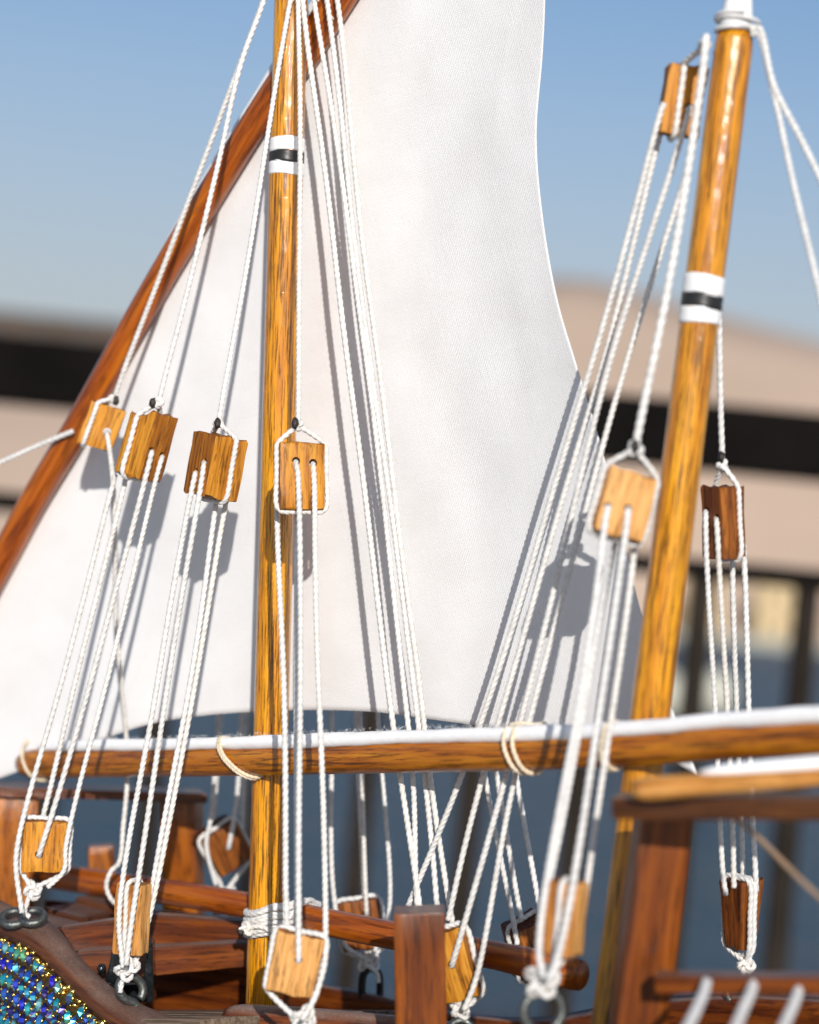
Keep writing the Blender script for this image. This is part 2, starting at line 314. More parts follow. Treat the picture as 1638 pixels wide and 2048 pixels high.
def rope_geo(pts, r=RR, wob=0.00028, lay=7.0, per=10, nseg=15):
    r = r*random.uniform(0.93, 1.07); lay = lay*random.uniform(0.9, 1.12)
    pitch = lay*r; c = resample(pts, pitch/per); n = len(c)
    if wob:
        ph = np.random.rand(3)*6; s = np.arange(n)*pitch/per; env = np.minimum(1, np.minimum(np.arange(n), np.arange(n)[::-1])/20.0)
        for k, f in enumerate((38.0, 71.0, 53.0)): c[:, k] += wob*env*np.sin(s*f+ph[k])
    tw = np.arange(n)*2*math.pi/per + random.random()*6 + 1.1*np.sin(np.arange(n)*0.031+random.random()*6) + 0.6*np.sin(np.arange(n)*0.093+random.random()*6)
    return sweep(c, lambda i, th: r*(0.69+0.33*np.abs(np.cos(1.5*th))**0.85)+0*i, nseg, tw)
def rope(name, pts, parent=None, r=RR, mat='rope', **kw):
    V, Fc = rope_geo([Vector(p) for p in pts], r, **kw)
    V = [Vector(v) for v in V]; o = Vector(pts[0]); fr = Matrix.Translation(o)
    me = mesh_from(name, [v-o for v in V], Fc)
    return link(name, me, M[mat], parent, fr)
def px_path(pts, d0, d1):
    """Photo pixels -> world points; depth runs from d0 to d1 as on a straight line in space."""
    q = np.array([(p[0], p[1]) for p in pts], float); s = np.concatenate([[0], np.cumsum(np.linalg.norm(np.diff(q, axis=0), axis=1))]); s /= s[-1]
    return [P(p[0], p[1], p[2] if len(p) > 2 else 1.0/((1-t)/d0+t/d1)) for p, t in zip(pts, s)]
def cord(name, pts, d0, d1, parent=None, **kw): return rope(name, px_path(pts, d0, d1), parent, **kw)

def spar(name, pts, mat, parent=None, nseg=28, rough=0.02, step=0.004, bend=0.0, flat_end=0.0):
    """Round timber; pts = (px, py, depth, radius in px)."""
    w = [P(a, b, d) for a, b, d, _ in pts]; rad = [r*d/F for a, b, d, r in pts]
    c = resample(w, step); n = len(c)
    s = np.linspace(0, 1, n); ws = np.concatenate([[0], np.cumsum([(w[i+1]-w[i]).length for i in range(len(w)-1)])]); ws /= ws[-1]
    r = np.interp(s, ws, rad); seed = random.random()*50
    ax = (w[-1]-w[0])
    e = np.minimum(np.arange(n), np.arange(n)[::-1]); endf = np.where(e == 0, 0.90, np.where(e == 1, 0.985, 1.0))
    def rf(i, th):
        k = np.array([[mnoise.noise(Vector((math.cos(t)*1.1+seed, math.sin(t)*1.1, q*n*step*14))) for t in th[0]] for q in s])
        return (r*endf)[:, None]*(1+rough*2*k)
    V, Fc = sweep(c, rf, nseg)
    return from_world(name, V, Fc, mat if not isinstance(mat, str) else M[mat], ax, parent)

def rough_box(w, h, t, bev=0.0006, sub=4, amp=0.0003, seed=0, chip=0.0):
    """Hand-sawn block, x width, y thickness, z height (grain along z)."""
    bm = bmesh.new(); bmesh.ops.create_cube(bm, size=1.0)
    bmesh.ops.scale(bm, vec=(w, t, h), verts=bm.verts)
    if bev: bmesh.ops.bevel(bm, geom=bm.edges[:], offset=bev, segments=2, affect='EDGES', profile=0.6)
    if sub:
        bmesh.ops.subdivide_edges(bm, edges=[e for e in bm.edges if e.calc_length() > 0.004], cuts=sub, use_grid_fill=True)
    for v in bm.verts:
        p = v.co*260+Vector((seed*7.3, seed*3.1, 0)); q = v.co*70+Vector((seed, 0, seed*2))
        v.co += amp*mnoise.noise_vector(p)+amp*1.8*mnoise.noise_vector(q)
        if chip and abs(v.co.z) > h*0.46: v.co.z += chip*mnoise.noise(v.co*900)
    return bm
def bm_obj(name, bm, mat, parent, fr, smooth=True):
    me = bpy.data.meshes.new(name); bm.to_mesh(me); bm.free()
    if smooth: me.polygons.foreach_set('use_smooth', [True]*len(me.polygons))
    if smooth:
        try: me.set_sharp_from_angle(angle=R(38))
        except Exception: pass
    return link(name, me, M[mat], parent, fr)
def beam(name, a, b, w, h, mat, parent=None, side=None, bev=0.0009, amp=0.00022):
    """Squared timber between world points a and b; h measured along the photo's up, w into the picture."""
    ax = b-a; fr = frame_along((a+b)/2, ax, side or up)      # local x = hint x axis
    bm = rough_box(w, ax.length, h, bev, 5, amp, seed=random.random()*9)
    return bm_obj(name, bm, mat, parent, fr)
def board(name, quad, thick, mat, parent, axis, sub=6, amp=0.0003):
    """A plank: world quad (a,b along the grain; c,d back) thickened by the vector thick."""
    a, b, c, d = quad; bm = bmesh.new(); n = 12
    def q(u, v): return (a*(1-u)+b*u)*(1-v)+(d*(1-u)+c*u)*v
    vs = [bm.verts.new(q(u, v)+thick*k) for (u, v, k) in ((0, 0, 0), (1, 0, 0), (1, 1, 0), (0, 1, 0), (0, 0, 1), (1, 0, 1), (1, 1, 1), (0, 1, 1))]
    for f in ((0, 3, 2, 1), (4, 5, 6, 7), (0, 1, 5, 4), (1, 2, 6, 5), (2, 3, 7, 6), (3, 0, 4, 7)): bm.faces.new([vs[i] for i in f])
    bmesh.ops.recalc_face_normals(bm, faces=bm.faces[:])
    bmesh.ops.bevel(bm, geom=bm.edges[:], offset=0.0007, segments=2, affect='EDGES')
    bmesh.ops.subdivide_edges(bm, edges=[e for e in bm.edges if e.calc_length() > 0.006], cuts=sub, use_grid_fill=True)
    for v in bm.verts: v.co += amp*1.6*mnoise.noise_vector(v.co*90)
    ctr = sum((v.co for v in bm.verts), Vector())/len(bm.verts); fr = frame_along(ctr, axis); inv = fr.inverted()
    bmesh.ops.transform(bm, matrix=inv, verts=bm.verts)
    return bm_obj(name, bm, mat, parent, fr)

# ------------------------------------------------------------------ the setting: quay, sea, far shore
def sheet(name, x0, x1, y0, y1, z, mat):
    o = link(name, mesh_from(name, [(x0, y0, 0), (x1, y0, 0), (x1, y1, 0), (x0, y1, 0)], [(0, 1, 2, 3)], False), M[mat], None, Matrix.Translation((0, 0, z)))
    return tag(o, kind='structure')
sheet('sea_water', -2500, 2500, 3.5, 4500, -1.2, 'water')
bm = bmesh.new(); bmesh.ops.create_cube(bm, size=1.0); bmesh.ops.scale(bm, vec=(60, 33.6, 1.6), verts=bm.verts)
q = bm_obj('quay_pavement', bm, 'pave', None, Matrix.Translation((0, -13.2, -0.8)), False); tag(q, kind='structure')

# sandy rise on the far shore
def ridge():
    prof = [(-400, 16), (-60, 22), (-45, 24), (-10, 31), (8, 38), (17, 40.5), (30, 38.5), (50, 35), (80, 28), (400, 18)]
    V = []; Fc = []; xs = np.linspace(-400, 400, 161); rows = [(180, -1.3), (183, 0.0), (200, 0.35), (230, 0.8), (260, 1.0), (330, 0.8), (600, 0.5)]
    for y, k in rows:
        for x in xs:
            h = np.interp(x*260/max(y, 200), [p[0] for p in prof], [p[1] for p in prof]); z = k*h if y > 183 else (-1.3 if y == 180 else 0.3)
            if y > 183: z += 1.2*mnoise.noise(Vector((x*0.05, y*0.03, 1)))
            V.append((x, y, z))
    n = len(xs)
    for r in range(len(rows)-1):
        for i in range(n-1): Fc.append((r*n+i, r*n+i+1, (r+1)*n+i+1, (r+1)*n+i))
    o = link('far_shore_hill', mesh_from('far_shore_hill', V, Fc), M['sand']); tag(o, kind='structure')
ridge()
def building(name, px, py_top, D, wpx, hpx, mat, label, floors=3, cols=5):
    """Far block standing on the shore: walls with real window reveals, parapet roof."""
    sc = D/F; c = P(px, py_top, D); w = wpx*sc; h = hpx*sc; dep = w*0.5
    base = Vector((c.x, c.y, c.z-h)); t = thing(name, base, label, 'building')
    bmw = bmesh.new(); bmesh.ops.create_cube(bmw, size=1.0); bmesh.ops.scale(bmw, vec=(w, dep, h), verts=bmw.verts)
    bm_obj('wall', bmw, mat, t, Matrix.Translation((c.x, c.y+dep/2, c.z-h/2)), False)
    bmr = bmesh.new(); bmesh.ops.create_cube(bmr, size=1.0); bmesh.ops.scale(bmr, vec=(w*1.03, dep*1.03, h*0.05), verts=bmr.verts)
    bm_obj('roof', bmr, mat, t, Matrix.Translation((c.x, c.y+dep/2, c.z+h*0.026)), False)
    me = None
    for i in range(cols):
        for j in range(floors):
            bw = bmesh.new(); bmesh.ops.create_cube(bw, size=1.0); bmesh.ops.scale(bw, vec=(w/cols*0.34, 0.3, h/floors*0.40), verts=bw.verts)
            bm_obj('window', bw, 'dark', t, Matrix.Translation((c.x-w/2+w*(i+0.5)/cols, c.y-0.05, c.z-h+h*(j+0.52)/floors)), False)
building('brown_building', -10, 628, 250, 620, 150, 'brownhill', 'dark brown blurred block on the far shore behind the top railing', 3, 7)
building('ochre_building', 1570, 1175, 178, 110, 110, 'ochre', 'small blurred ochre house on the far shore at the waterline', 2, 3)
building('quay_house', 1410, 1165, 178, 80, 105, 'ochre', 'pale blurred waterside house seen between railing bars', 2, 2)
# stone mole along the far waterline
a = P(1000, 1262, 176); bm = rough_box(26, 0.9, 2.2, 0.05, 0, 0.0)
mole = bm_obj('stone_mole', bm, 'pale', None, Matrix.Translation((a.x+14, a.y-2, -0.9)), False); tag(mole, 'low grey stone mole along the far waterline', 'mole')
for px, py, lab in ((1432, 1388, 'pale round mooring buoy on the water, beside the hanging rope tackle'), (1338, 1392, 'pale round mooring buoy on the water, close to the raked mast')):
    d = 22.0; c = P(px, py, d); bm = bmesh.new(); bmesh.ops.create_uvsphere(bm, u_segments=20, v_segments=12, radius=0.20)
    t = thing('mooring_buoy', Vector((c.x, c.y, -1.2)), lab, 'buoy', 'mooring buoys')
    for v in bm.verts: v.co.z *= 1.25
    bm_obj('float', bm, 'buoy', t, Matrix.Translation(c))
    V, Fc = sweep(np.array([(c.x, c.y, -1.25), (c.x, c.y, (c.z-1.2)/2), (c.x, c.y, c.z)]), lambda i, th: 0.03+0*i+0*th, 10)
    from_world('stem', V, Fc, M['bal'], Vector((0, 0, 1)), t)

# railing at the edge of the quay
RY = 3.4
def zat(px, py): 
    p = P(px, py, 1.0)-CAM; return CAM.z+p.z*(RY/p.y)
def xat(px, py):
    p = P(px, py, 1.0)-CAM; return p.x*(RY/p.y)
z1 = zat(819, 818); z2 = zat(819, 1082)
rl = thing('railing', Vector((0, RY, 0)), 'dark brown metal railing blurred behind the model boat', 'railing')
def bx(name, cx, cy, cz, sx, sy, sz, mat, parent, bev=0.004):
    bm = bmesh.new(); bmesh.ops.create_cube(bm, size=1.0); bmesh.ops.scale(bm, vec=(sx, sy, sz), verts=bm.verts)
    bmesh.ops.bevel(bm, geom=bm.edges[:], offset=bev, segments=2, affect='EDGES')
    return bm_obj(name, bm, mat, parent, Matrix.Translation((cx, cy, cz)), False)
bx('top_rail', 0, RY, z1, 7, 0.08, 0.105, 'rail', rl)
bx('middle_rail', 0, RY, z2, 7, 0.045, 0.032, 'rail', rl)
bx('bottom_rail', 0, RY, 0.08, 7, 0.04, 0.035, 'rail', rl)
x0 = xat(1402, 1200)
for k in range(-13, 11):
    x = x0+k*0.167
    bx('baluster', x, RY, (z2-0.016+0.0975)/2, 0.038, 0.034, z2-0.016-0.0975, 'bal', rl, 0.002)
for k in (-2.4, -1.3, 1.0, 2.4): bx('post', x0*0+0.075+k*1.05, RY+0.085, (z1-0.053)/2, 0.06, 0.06, z1-0.053, 'rail', rl)

# ------------------------------------------------------------------ the model boat
BOAT = thing('model_boat', P(700, 2300, 0.95), 'varnished wooden model sailing boat with two masts and jewelled hull side', 'model boat')

# masts with tape bands
def band(mast, a, b, ra, rb, y0, y1, mat):
    """tape between photo rows y0..y1 on a mast running through pixels a->b"""
    def at(y):
        t = (y-a[1])/(b[1]-a[1]); return P(a[0]+(b[0]-a[0])*t, y, a[2]+(b[2]-a[2])*t)
    d = (a[2]+b[2])/2; A, B = at(y0), at(y1); c = np.array([tuple(A.lerp(B, k)) for k in np.linspace(0, 1, 7)])
    r = ra*d/F*1.04
    seed = random.random()*20
    V, Fc = sweep(c, lambda i, th: r*(1+0.010*np.sin(th*2+seed)+0.006*np.sin(th*5+i*1.7)), 40)
    # wavy hand-cut edges
    V = V.reshape(7, 40, 3); ax = np.array(tuple((B-A).normalized()))
    for e, s in ((0, -1), (6, 1)):
        for j in range(40): V[e, j] += ax*0.00042*math.sin(j*0.31+seed+e)+ax*0.00008*math.sin(j*1.3+seed)
    o = from_world('tape_band', V.reshape(-1, 3), Fc, M[mat], B-A, mast)
    return o
m1a, m1b = (586, -140, 1.0), (526, 2030, 1.0)
mast1 = spar('mast', [(586, -140, 1.0, 33.5), (526, 2030, 1.0, 35.5)], 'mast', BOAT, rough=0.006, nseg=40)
tag(mast1, 'upright honey coloured mast with black and white tape')
for y0, y1, m in ((278, 305, 'tapew'), (304, 327, 'tapeb'), (326, 352, 'tapew')): band(mast1, m1a, m1b, 34, 34, y0, y1, m)
m2a, m2b = (1471, 62, 0.835), (1218, 2090, 0.835)
mast2 = spar('mast', [(1471, 62, 0.835, 38.5), (1218, 2090, 0.835, 41.5)], 'mast', BOAT, rough=0.006, nseg=40)
tag(mast2, 'raked honey coloured mast nearer the viewer, taped black and white')
for y0, y1, m in ((553, 592, 'tapew'), (590, 618, 'tapeb'), (616, 648, 'tapew')): band(mast2, m2a, m2b, 40, 40, y0, y1, m)
top = spar('mast_cap', [(1471, 64, 0.835, 35), (1473, 36, 0.835, 33), (1477, 0, 0.835, 27), (1490, -120, 0.835, 22)], 'tapew', mast2, rough=0.03)
def coil(name, c, axis, R0, turns, pitch, parent, r=RR, mat='rope', seed=0, wob=0.0):
    x = axis.normalized().cross(fw).normalized(); y = axis.normalized().cross(x); pts = []
    n = int(turns*14)
    for i in range(n+1):
        a = 2*math.pi*i/14+seed; k = R0*(1+wob*math.sin(a*1.7+seed))
        pts.append(c+axis.normalized()*(pitch*(i/14-turns/2)+wob*0.012*math.sin(a*0.63+seed*2))+x*k*math.cos(a)+y*k*math.sin(a))
    return rope(name, pts, parent, r=r, mat=mat, wob=0)
ax2 = (P(1471, 62, .835)-P(1305, 1400, .835)).normalized()
tag(coil('masthead_lashing', P(1473, 50, 0.835), ax2, 0.0078, 3.3, 0.0022, None, r=0.00085, wob=0.08), 'thin cord wound around the white capped masthead', 'lashing')

# hull: near gunwale, far gunwale, hull side with crystals
def curve(pts, n):
    return [Vector(v) for v in resample([P(*p) for p in pts], 1e-3)][:: 1] if n is None else [Vector(v) for v in np.array([[np.interp(np.linspace(0, 1, n), np.linspace(0, 1, len(c)), c[:, k]) for k in range(3)] for c in [resample([P(*p) for p in pts], 1e-3)]])[0].T]
O_ = [(-170, 1760, 1.075), (-80, 1806, 1.045), (0, 1846, 1.018), (62, 1874, 0.998), (122, 1930, 0.978), (192, 2002, 0.955), (270, 2056, 0.935), (400, 2108, 0.905), (600, 2150, 0.86), (900, 2165, 0.805), (1300, 2140, 0.735)]
I_ = [(-120, 1735, 1.090), (-30, 1780, 1.062), (52, 1822, 1.032), (116, 1852, 1.012), (166, 1915, 0.990), (244, 1984, 0.968), (330, 2024, 0.95), (470, 2072, 0.92), (640, 2105, 0.878), (900, 2118, 0.825), (1280, 2095, 0.755)]
n = 90
Oc, Ic = curve(O_, n), curve(I_, n)
dn = -up*0.0042
def strip_solid(rows, closed=True):
    """loft rows (lists of equal length) around a closed section"""
    m = len(rows); n = len(rows[0]); V = [v for r in rows for v in r]; Fc = []
    for k in range(m if closed else m-1):
        k2 = (k+1) % m
        for i in range(n-1): Fc.append((k*n+i, k*n+i+1, k2*n+i+1, k2*n+i))
    if closed: Fc += [tuple(k*n for k in range(m))[::-1], tuple(k*n+n-1 for k in range(m))]
    return V, Fc
mid = [(o+i)/2+up*0.0008 for o, i in zip(Oc, Ic)]
o2 = [o+(i-o)*0.12+up*0.0004 for o, i in zip(Oc, Ic)]; i2 = [o+(i-o)*0.9+up*0.0003 for o, i in zip(Oc, Ic)]
lipo = [o+dn*0.5-(i-o)*0.02 for o, i in zip(Oc, Ic)]
V, Fc = strip_solid([o2, mid, i2, [i+dn*0.4 for i in Ic], [i+dn*2.4 for i in Ic], [o+dn*2.0+(i-o)*0.06 for o, i in zip(Oc, Ic)], lipo])
gun = from_world('gunwale', V, Fc, M['dusty'], Oc[60]-Oc[20], BOAT, smooth=True)
tag(gun, 'dusty brown gunwale curving along the jewelled side')
# hull side
out = (-fw*0.9-rt*0.45).normalized()
rows = []
K = [(0.0, 0.0), (0.012, 0.006), (0.03, 0.010), (0.05, 0.008), (0.075, 0.0), (0.10, -0.018), (0.125, -0.045)]
base = [o+dn*1.6+(i-o)*0.10 for o, i in zip(Oc, Ic)]
def side(i, s):
    """point on the hull side, i along the gunwale (float index), s metres down"""
    k = int(min(max(i, 0), n-1.001)); f = i-k; b = base[k].lerp(base[k+1], f)
    o = np.interp(s, [q[0] for q in K], [q[1] for q in K])
    return b-up*s*0.98-rt*s*0.05+out*o
rows = [[side(i, s) for i in np.linspace(0, n-1.001, n)] for s in (0, .006, .012, .02, .03, .04, .05, .0625, .075, .0875, .1, .1125, .125)]
V, Fc = strip_solid(rows, False)
hull = from_world('hull_side', V, Fc, M['goldbase'], Oc[60]-Oc[20], BOAT)
tag(hull, 'hull side covered with blue iridescent crystals in gold settings')
inner = [[v-out*0.006 for v in r] for r in rows]
V, Fc = strip_solid(inner[::-1], False)
from_world('hull_lining', V, Fc, M['dusty'], Oc[60]-Oc[20], BOAT)
# crystals
def gem_mesh(k):
    """pointed oval crystal: girdle of 10 points, crown facets rising to a short ridge"""
    rn = random.Random(k*13+5); a, b = 0.0019, 0.0032; V = []; Fc = []; N_ = 10
    for j in range(N_):
        t = 2*math.pi*j/N_+math.pi/2; V.append((a*math.cos(t)*(1-0.18*abs(math.sin(t))), b*math.sin(t), 0))
    for j in range(N_): V.append((V[j][0], V[j][1], -0.0007))
    V.append((0.0002*rn.uniform(-1, 1), b*0.30, 0.0016)); V.append((0.0002*rn.uniform(-1, 1), -b*0.30, 0.0016))
    T0, T1 = 2*N_, 2*N_+1
    for j in range(N_):
        q = (j+1) % N_; top = T0 if j < 2 or j >= 8 else T1
        if j == 2: Fc.append((j, T1, T0))
        if j == 7: Fc.append((j+1, T0, T1))
        Fc.append((j, q, top)); Fc.append((j, N_+j, N_+q, q))
    me = mesh_from('crystal', V, Fc, False)
    pal = [[0, 4, 1], [1, 0, 4], [4, 0, 2], [3, 1, 0], [0, 2, 5], [1, 5, 4], [4, 1, 0], [0, 1, 3]][k % 8]
    for q in pal: me.materials.append(GEMS[q])
    cur = rn.randrange(3)
    for p in me.polygons:
        if rn.random() < 0.25: cur = rn.choice((0, 1, 2))
        p.material_index = cur
    return me
gm = [gem_mesh(k) for k in range(32)]
arc = np.concatenate([[0], np.cumsum([(base[i+1]-base[i]).length for i in range(n-1)])])
count = 0; beadV = []; beadF = []
ico = bmesh.new(); bmesh.ops.create_icosphere(ico, subdivisions=1, radius=1.0)
icoV = [v.co.copy() for v in ico.verts]; icoF = [[v.index for v in f.verts] for f in ico.faces]; ico.free()
def add_bead(c, r, nrm):
    o = len(beadV); sq = Vector((random.uniform(.8, 1.2), random.uniform(.8, 1.2), random.uniform(.8, 1.2)))
    for v in icoV: beadV.append(c+Vector((v.x*sq.x, v.y*sq.y, v.z*sq.z))*r)
    for f in icoF: beadF.append([o+q for q in f])
def to_px(p):
    q = p-CAM; d = q.dot(fw); return (W/2+F*q.dot(rt)/d, H/2-F*q.dot(up)/d)
sp_a, sp_d = 0.0053, 0.0062
for row in range(0, 14):
    s = 0.0042+row*sp_d
    k = 0
    while True:
        L_ = (k+(0.5 if row % 2 else 0))*sp_a; k += 1
        if L_ > arc[-1]*0.62: break
        i = float(np.interp(L_, arc, np.arange(n))); c = side(i, s); x, y = to_px(c)
        if not (-70 < x < 360 and y < 2110): continue
        ta = (side(min(i+0.4, n-1.01), s)-side(max(i-0.4, 0), s)).normalized(); td = (side(i, s-0.002)-side(i, s+0.002)).normalized()
        nr = ta.cross(td).normalized()
        if nr.dot(fw) > 0: nr = -nr
        jit = lambda a: random.gauss(0, a)
        if row == 0 and random.random() < 0.25 or count >= 296:
            add_bead(c+nr*0.0003, 0.0012, nr); continue
        yv = (td+ta*(-0.12+jit(0.10))+nr*jit(0.12)).normalized(); xv = yv.cross(nr).normalized(); zv = xv.cross(yv)
        if zv.dot(nr) < 0: xv = -xv; zv = -zv
        c2 = c+nr*0.0007+ta*jit(0.0002)
        fr = Matrix(((xv.x, yv.x, zv.x, c2.x), (xv.y, yv.y, zv.y, c2.y), (xv.z, yv.z, zv.z, c2.z), (0, 0, 0, 1)))
        link('crystal', random.choice(gm), None, hull, fr); count += 1
        for (da, dd) in ((0.5*sp_a, -0.24*sp_d), (0.5*sp_a, 0.24*sp_d)):
            j2 = float(np.interp(L_+da, arc, np.arange(n))); add_bead(side(j2, s+dd)+nr*0.0006, random.uniform(0.0006, 0.00105), nr)
k = 0
while k*0.0021 < arc[-1]*0.62:
    i = float(np.interp(k*0.0021+random.uniform(-.001, .001), arc, np.arange(n))); k += 1
    if random.random() < 0.25: continue
    add_bead(side(i, 0.0002+random.uniform(0, .0030))+out*random.uniform(0.0002, .0010), random.choice((0.0007, 0.0010, 0.0014, 0.0019)), out)
bd = from_world('gold_beads', beadV, beadF, M['gold'], Oc[60]-Oc[20], hull); bd['kind'] = 'stuff'
# far gunwale and inner bulwark
f_o = [(380, 1830, 1.16), (500, 1925, 1.12), (620, 1968, 1.085), (760, 1996, 1.055), (900, 2030, 1.03), (1100, 2046, 0.99), (1300, 2012, 0.955), (1480, 2000, 0.925), (1700, 2010, 0.885)]
fo = curve(f_o, 60); thick = (fw*0.45-rt*0.25).normalized()*0.010
fo2 = [v+thick+up*0.0008 for v in fo]
V, Fc = strip_solid([fo, fo2, [v-up*0.075 for v in fo2], [v-up*0.075 for v in fo], [v-up*0.035-thick*0.05 for v in fo], [v-up*0.003-thick*0.12 for v in fo]])
fg = from_world('gunwale', V, Fc, M['red'], fo[50]-fo[10], BOAT); tag(fg, 'far gunwale, reddish brown with a dusty top')
sb = (-fw*0.85+rt*0.3).normalized()
board('stern_bulwark', [P(90, 1800, 1.14), P(505, 1842, 1.075), P(505, 2030, 1.075), P(90, 2030, 1.14)], fw*0.006, 'red', BOAT, P(505, 1842, 1.075)-P(90, 1800, 1.14))
# deck planks along the boat
AXB = (P(1290, 2000, 0.835)-P(530, 2000, 1.0)).normalized(); ACR = (AXB.cross(up)).normalized()
if ACR.dot(fw) < 0: ACR = -ACR
ACR = (ACR-up*0.13).normalized()
dk = bpy.data.objects.new('deck', None); COL.objects.link(dk); dk.parent = BOAT; dk.matrix_basis = world_of(BOAT).inverted() @ Matrix.Translation(P(420, 2030, 0.985))
o = P(430, 2024, 0.985)
for lev, (s0, s1, dz, n0, n1) in enumerate(((-0.10, 0.055, 0.0, -3, 5), (0.050, 0.36, 0.016, -2, 5))):
    for k in range(n0, n1):
        a = o+ACR*(k*0.0172)+AXB*s0-up*(0.0004*abs(k)+dz); b = a+AXB*(s1-s0)
        board('plank', [a, b, b+ACR*0.0166, a+ACR*0.0166], -up*0.004, 'deck' if lev == 0 else 'dusty', dk, AXB, sub=5, amp=0.00012)
# stern deck boards
for k in range(3):
    a = P(18+k*66, 1836-k*21, 1.035+k*0.028); b = P(110+k*58, 1858-k*22, 1.02+k*0.03)
    board('stern_plank', [a, b, b+(P(250, 1826, 1.075)-P(119, 1856, 1.02))*0.42, a+(P(250, 1826, 1.075)-P(119, 1856, 1.02))*0.42], -up*0.004, 'dusty', BOAT, b-a)
# thwarts left of the mast
def face_plank(name, a0, a1, b0, b1, thick, mat):
    return board(name, [a0, b0, b1, a1], thick, mat, BOAT, b0-a0)
kk = (fw*0.55+rt*0.12+up*0.045)
face_plank('thwart', P(119, 1856, 1.012), P(150, 1904, 1.008), P(300, 1830, 1.03), P(310, 1898, 1.027), kk*0.012, 'red')
face_plank('thwart', P(299, 1830, 1.03), P(309, 1897, 1.027), P(520, 1846, 1.055), P(520, 1890, 1.053), kk*0.012, 'red')
face_plank('thwart', P(150, 1905, 1.0), P(188, 1962, 0.996), P(500, 1886, 1.035), P(500, 1934, 1.032), kk*0.016, 'red')
# round cross beam in front of the mast foot
spar('deck_beam', [(452, 2040, 0.945, 27), (480, 2042, 0.943, 33), (600, 2050, 0.935, 35), (780, 2066, 0.925, 36), (980, 2088, 0.91, 36)], 'red', BOAT, rough=0.02)
# post in the middle of the deck, post and rails on the near right
def post(name, a, b, wpx, dpx, mat, rot=0.0):
    ax = b-a; side_ = (up).cross(ax).normalized() if False else None
    d = (a-CAM).dot(fw); fr = frame_along((a+b)/2, ax, -fw)          # x = across, y ~ towards back
    if rot: fr = fr @ Matrix.Rotation(rot, 4, 'Z')
    return bm_obj(name, rough_box(wpx*d/F, ax.length, dpx*d/F, 0.0009, 5, 0.0002, seed=random.random()*9), mat, BOAT, fr)
post('post', P(845, 2200, 0.862), P(838, 1818, 0.862), 102, 95, 'redp')
post('post', P(1262, 2150, 0.782), P(1327, 1624, 0.782), 104, 80, 'redp', R(8))
beam('cross_rail', P(1314, 1964, 0.757), P(1760, 1968, 0.735), 0.011, 0.0062, 'redp', BOAT)
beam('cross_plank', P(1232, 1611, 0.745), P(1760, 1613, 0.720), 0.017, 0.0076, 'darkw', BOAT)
# stern frame: two posts, a stub and a cap plank
post('stern_post', P(20, 1900, 1.13), P(32, 1592, 1.13), 84, 60, 'stern', R(14))
post('stern_post', P(368, 1860, 1.15), P(364, 1600, 1.15), 72, 60, 'stern', R(-10))
post('stub_post', P(205, 1790, 1.15), P(201, 1690, 1.15), 52, 45, 'stern', R(12))
board('stern_plank', [P(-120, 1572, 1.11), P(414, 1588, 1.13), P(400, 1578, 1.165), P(-120, 1552, 1.165)], -up*0.0048, 'red', BOAT, P(414, 1588, 1.13)-P(-120, 1572, 1.11))
# eyebolts
def torus_pts(c, x, y, r, a0=0, a1=360, n=24): return [c+x*r*math.cos(R(a))+y*r*math.sin(R(a)) for a in np.linspace(a0, a1, n)]
def eye(name, c, x, y, rpx, d, wire, mat, shank=True, a0=-60, a1=240):
    r = rpx*d/F; pts = torus_pts(c, x, y, r, a0, a1)
    if shank: pts = pts+[c-y*r*1.25+x*r*0.1, c-y*r*2.4]
    V, Fc = sweep(resample(pts, wire*0.8), lambda i, th: wire+0*i+0*th, 12)
    return from_world(name, V, Fc, M[mat], y, BOAT)
flat = (fw*0.9+up*0.42).normalized()
eye('eyebolt', P(28, 1836, 1.008), rt, flat, 24, 1.0, 0.0019, 'steel', False, 20, 350)
eye('eyebolt', P(66, 1834, 1.006), rt, flat, 22, 1.0, 0.0019, 'steel', False, -170, 165)
eye('eyebolt', P(262, 1978, 0.956), (rt*0.75+fw*0.5).normalized(), (up-rt*0.25).normalized(), 26, 0.955, 0.0020, 'steel', True)
eye('eyebolt', P(598, 2078, 0.868), (rt*0.9+fw*0.3).normalized(), up, 28, 0.868, 0.0020, 'steel', True)
eye('eyebolt', P(1086, 2022, 0.778), (rt*0.95+fw*0.2).normalized(), up, 40, 0.778, 0.0018, 'steel', True)
V, Fc = sweep(resample([P(724, 2010, 1.064), P(724, 1975, 1.064), P(728, 1948, 1.063), P(742, 1936, 1.062), P(757, 1946, 1.063), P(760, 1975, 1.064), P(758, 2010, 1.064)], .0015), lambda i, th: 0.0019+0*i+0*th, 12)
from_world('eyebolt', V, Fc, M['blacksteel'], up, BOAT)
eye('eyebolt', P(1474, 1986, 0.93), rt, up, 20, 0.93, 0.0016, 'steel', True)
eye('eyebolt', P(450, 1822, 1.135), rt, up, 18, 1.13, 0.0018, 'blacksteel', True)
eye('eyebolt', P(922, 2062, 0.905), rt, up, 22, 0.9, 0.0018, 'steel', True)
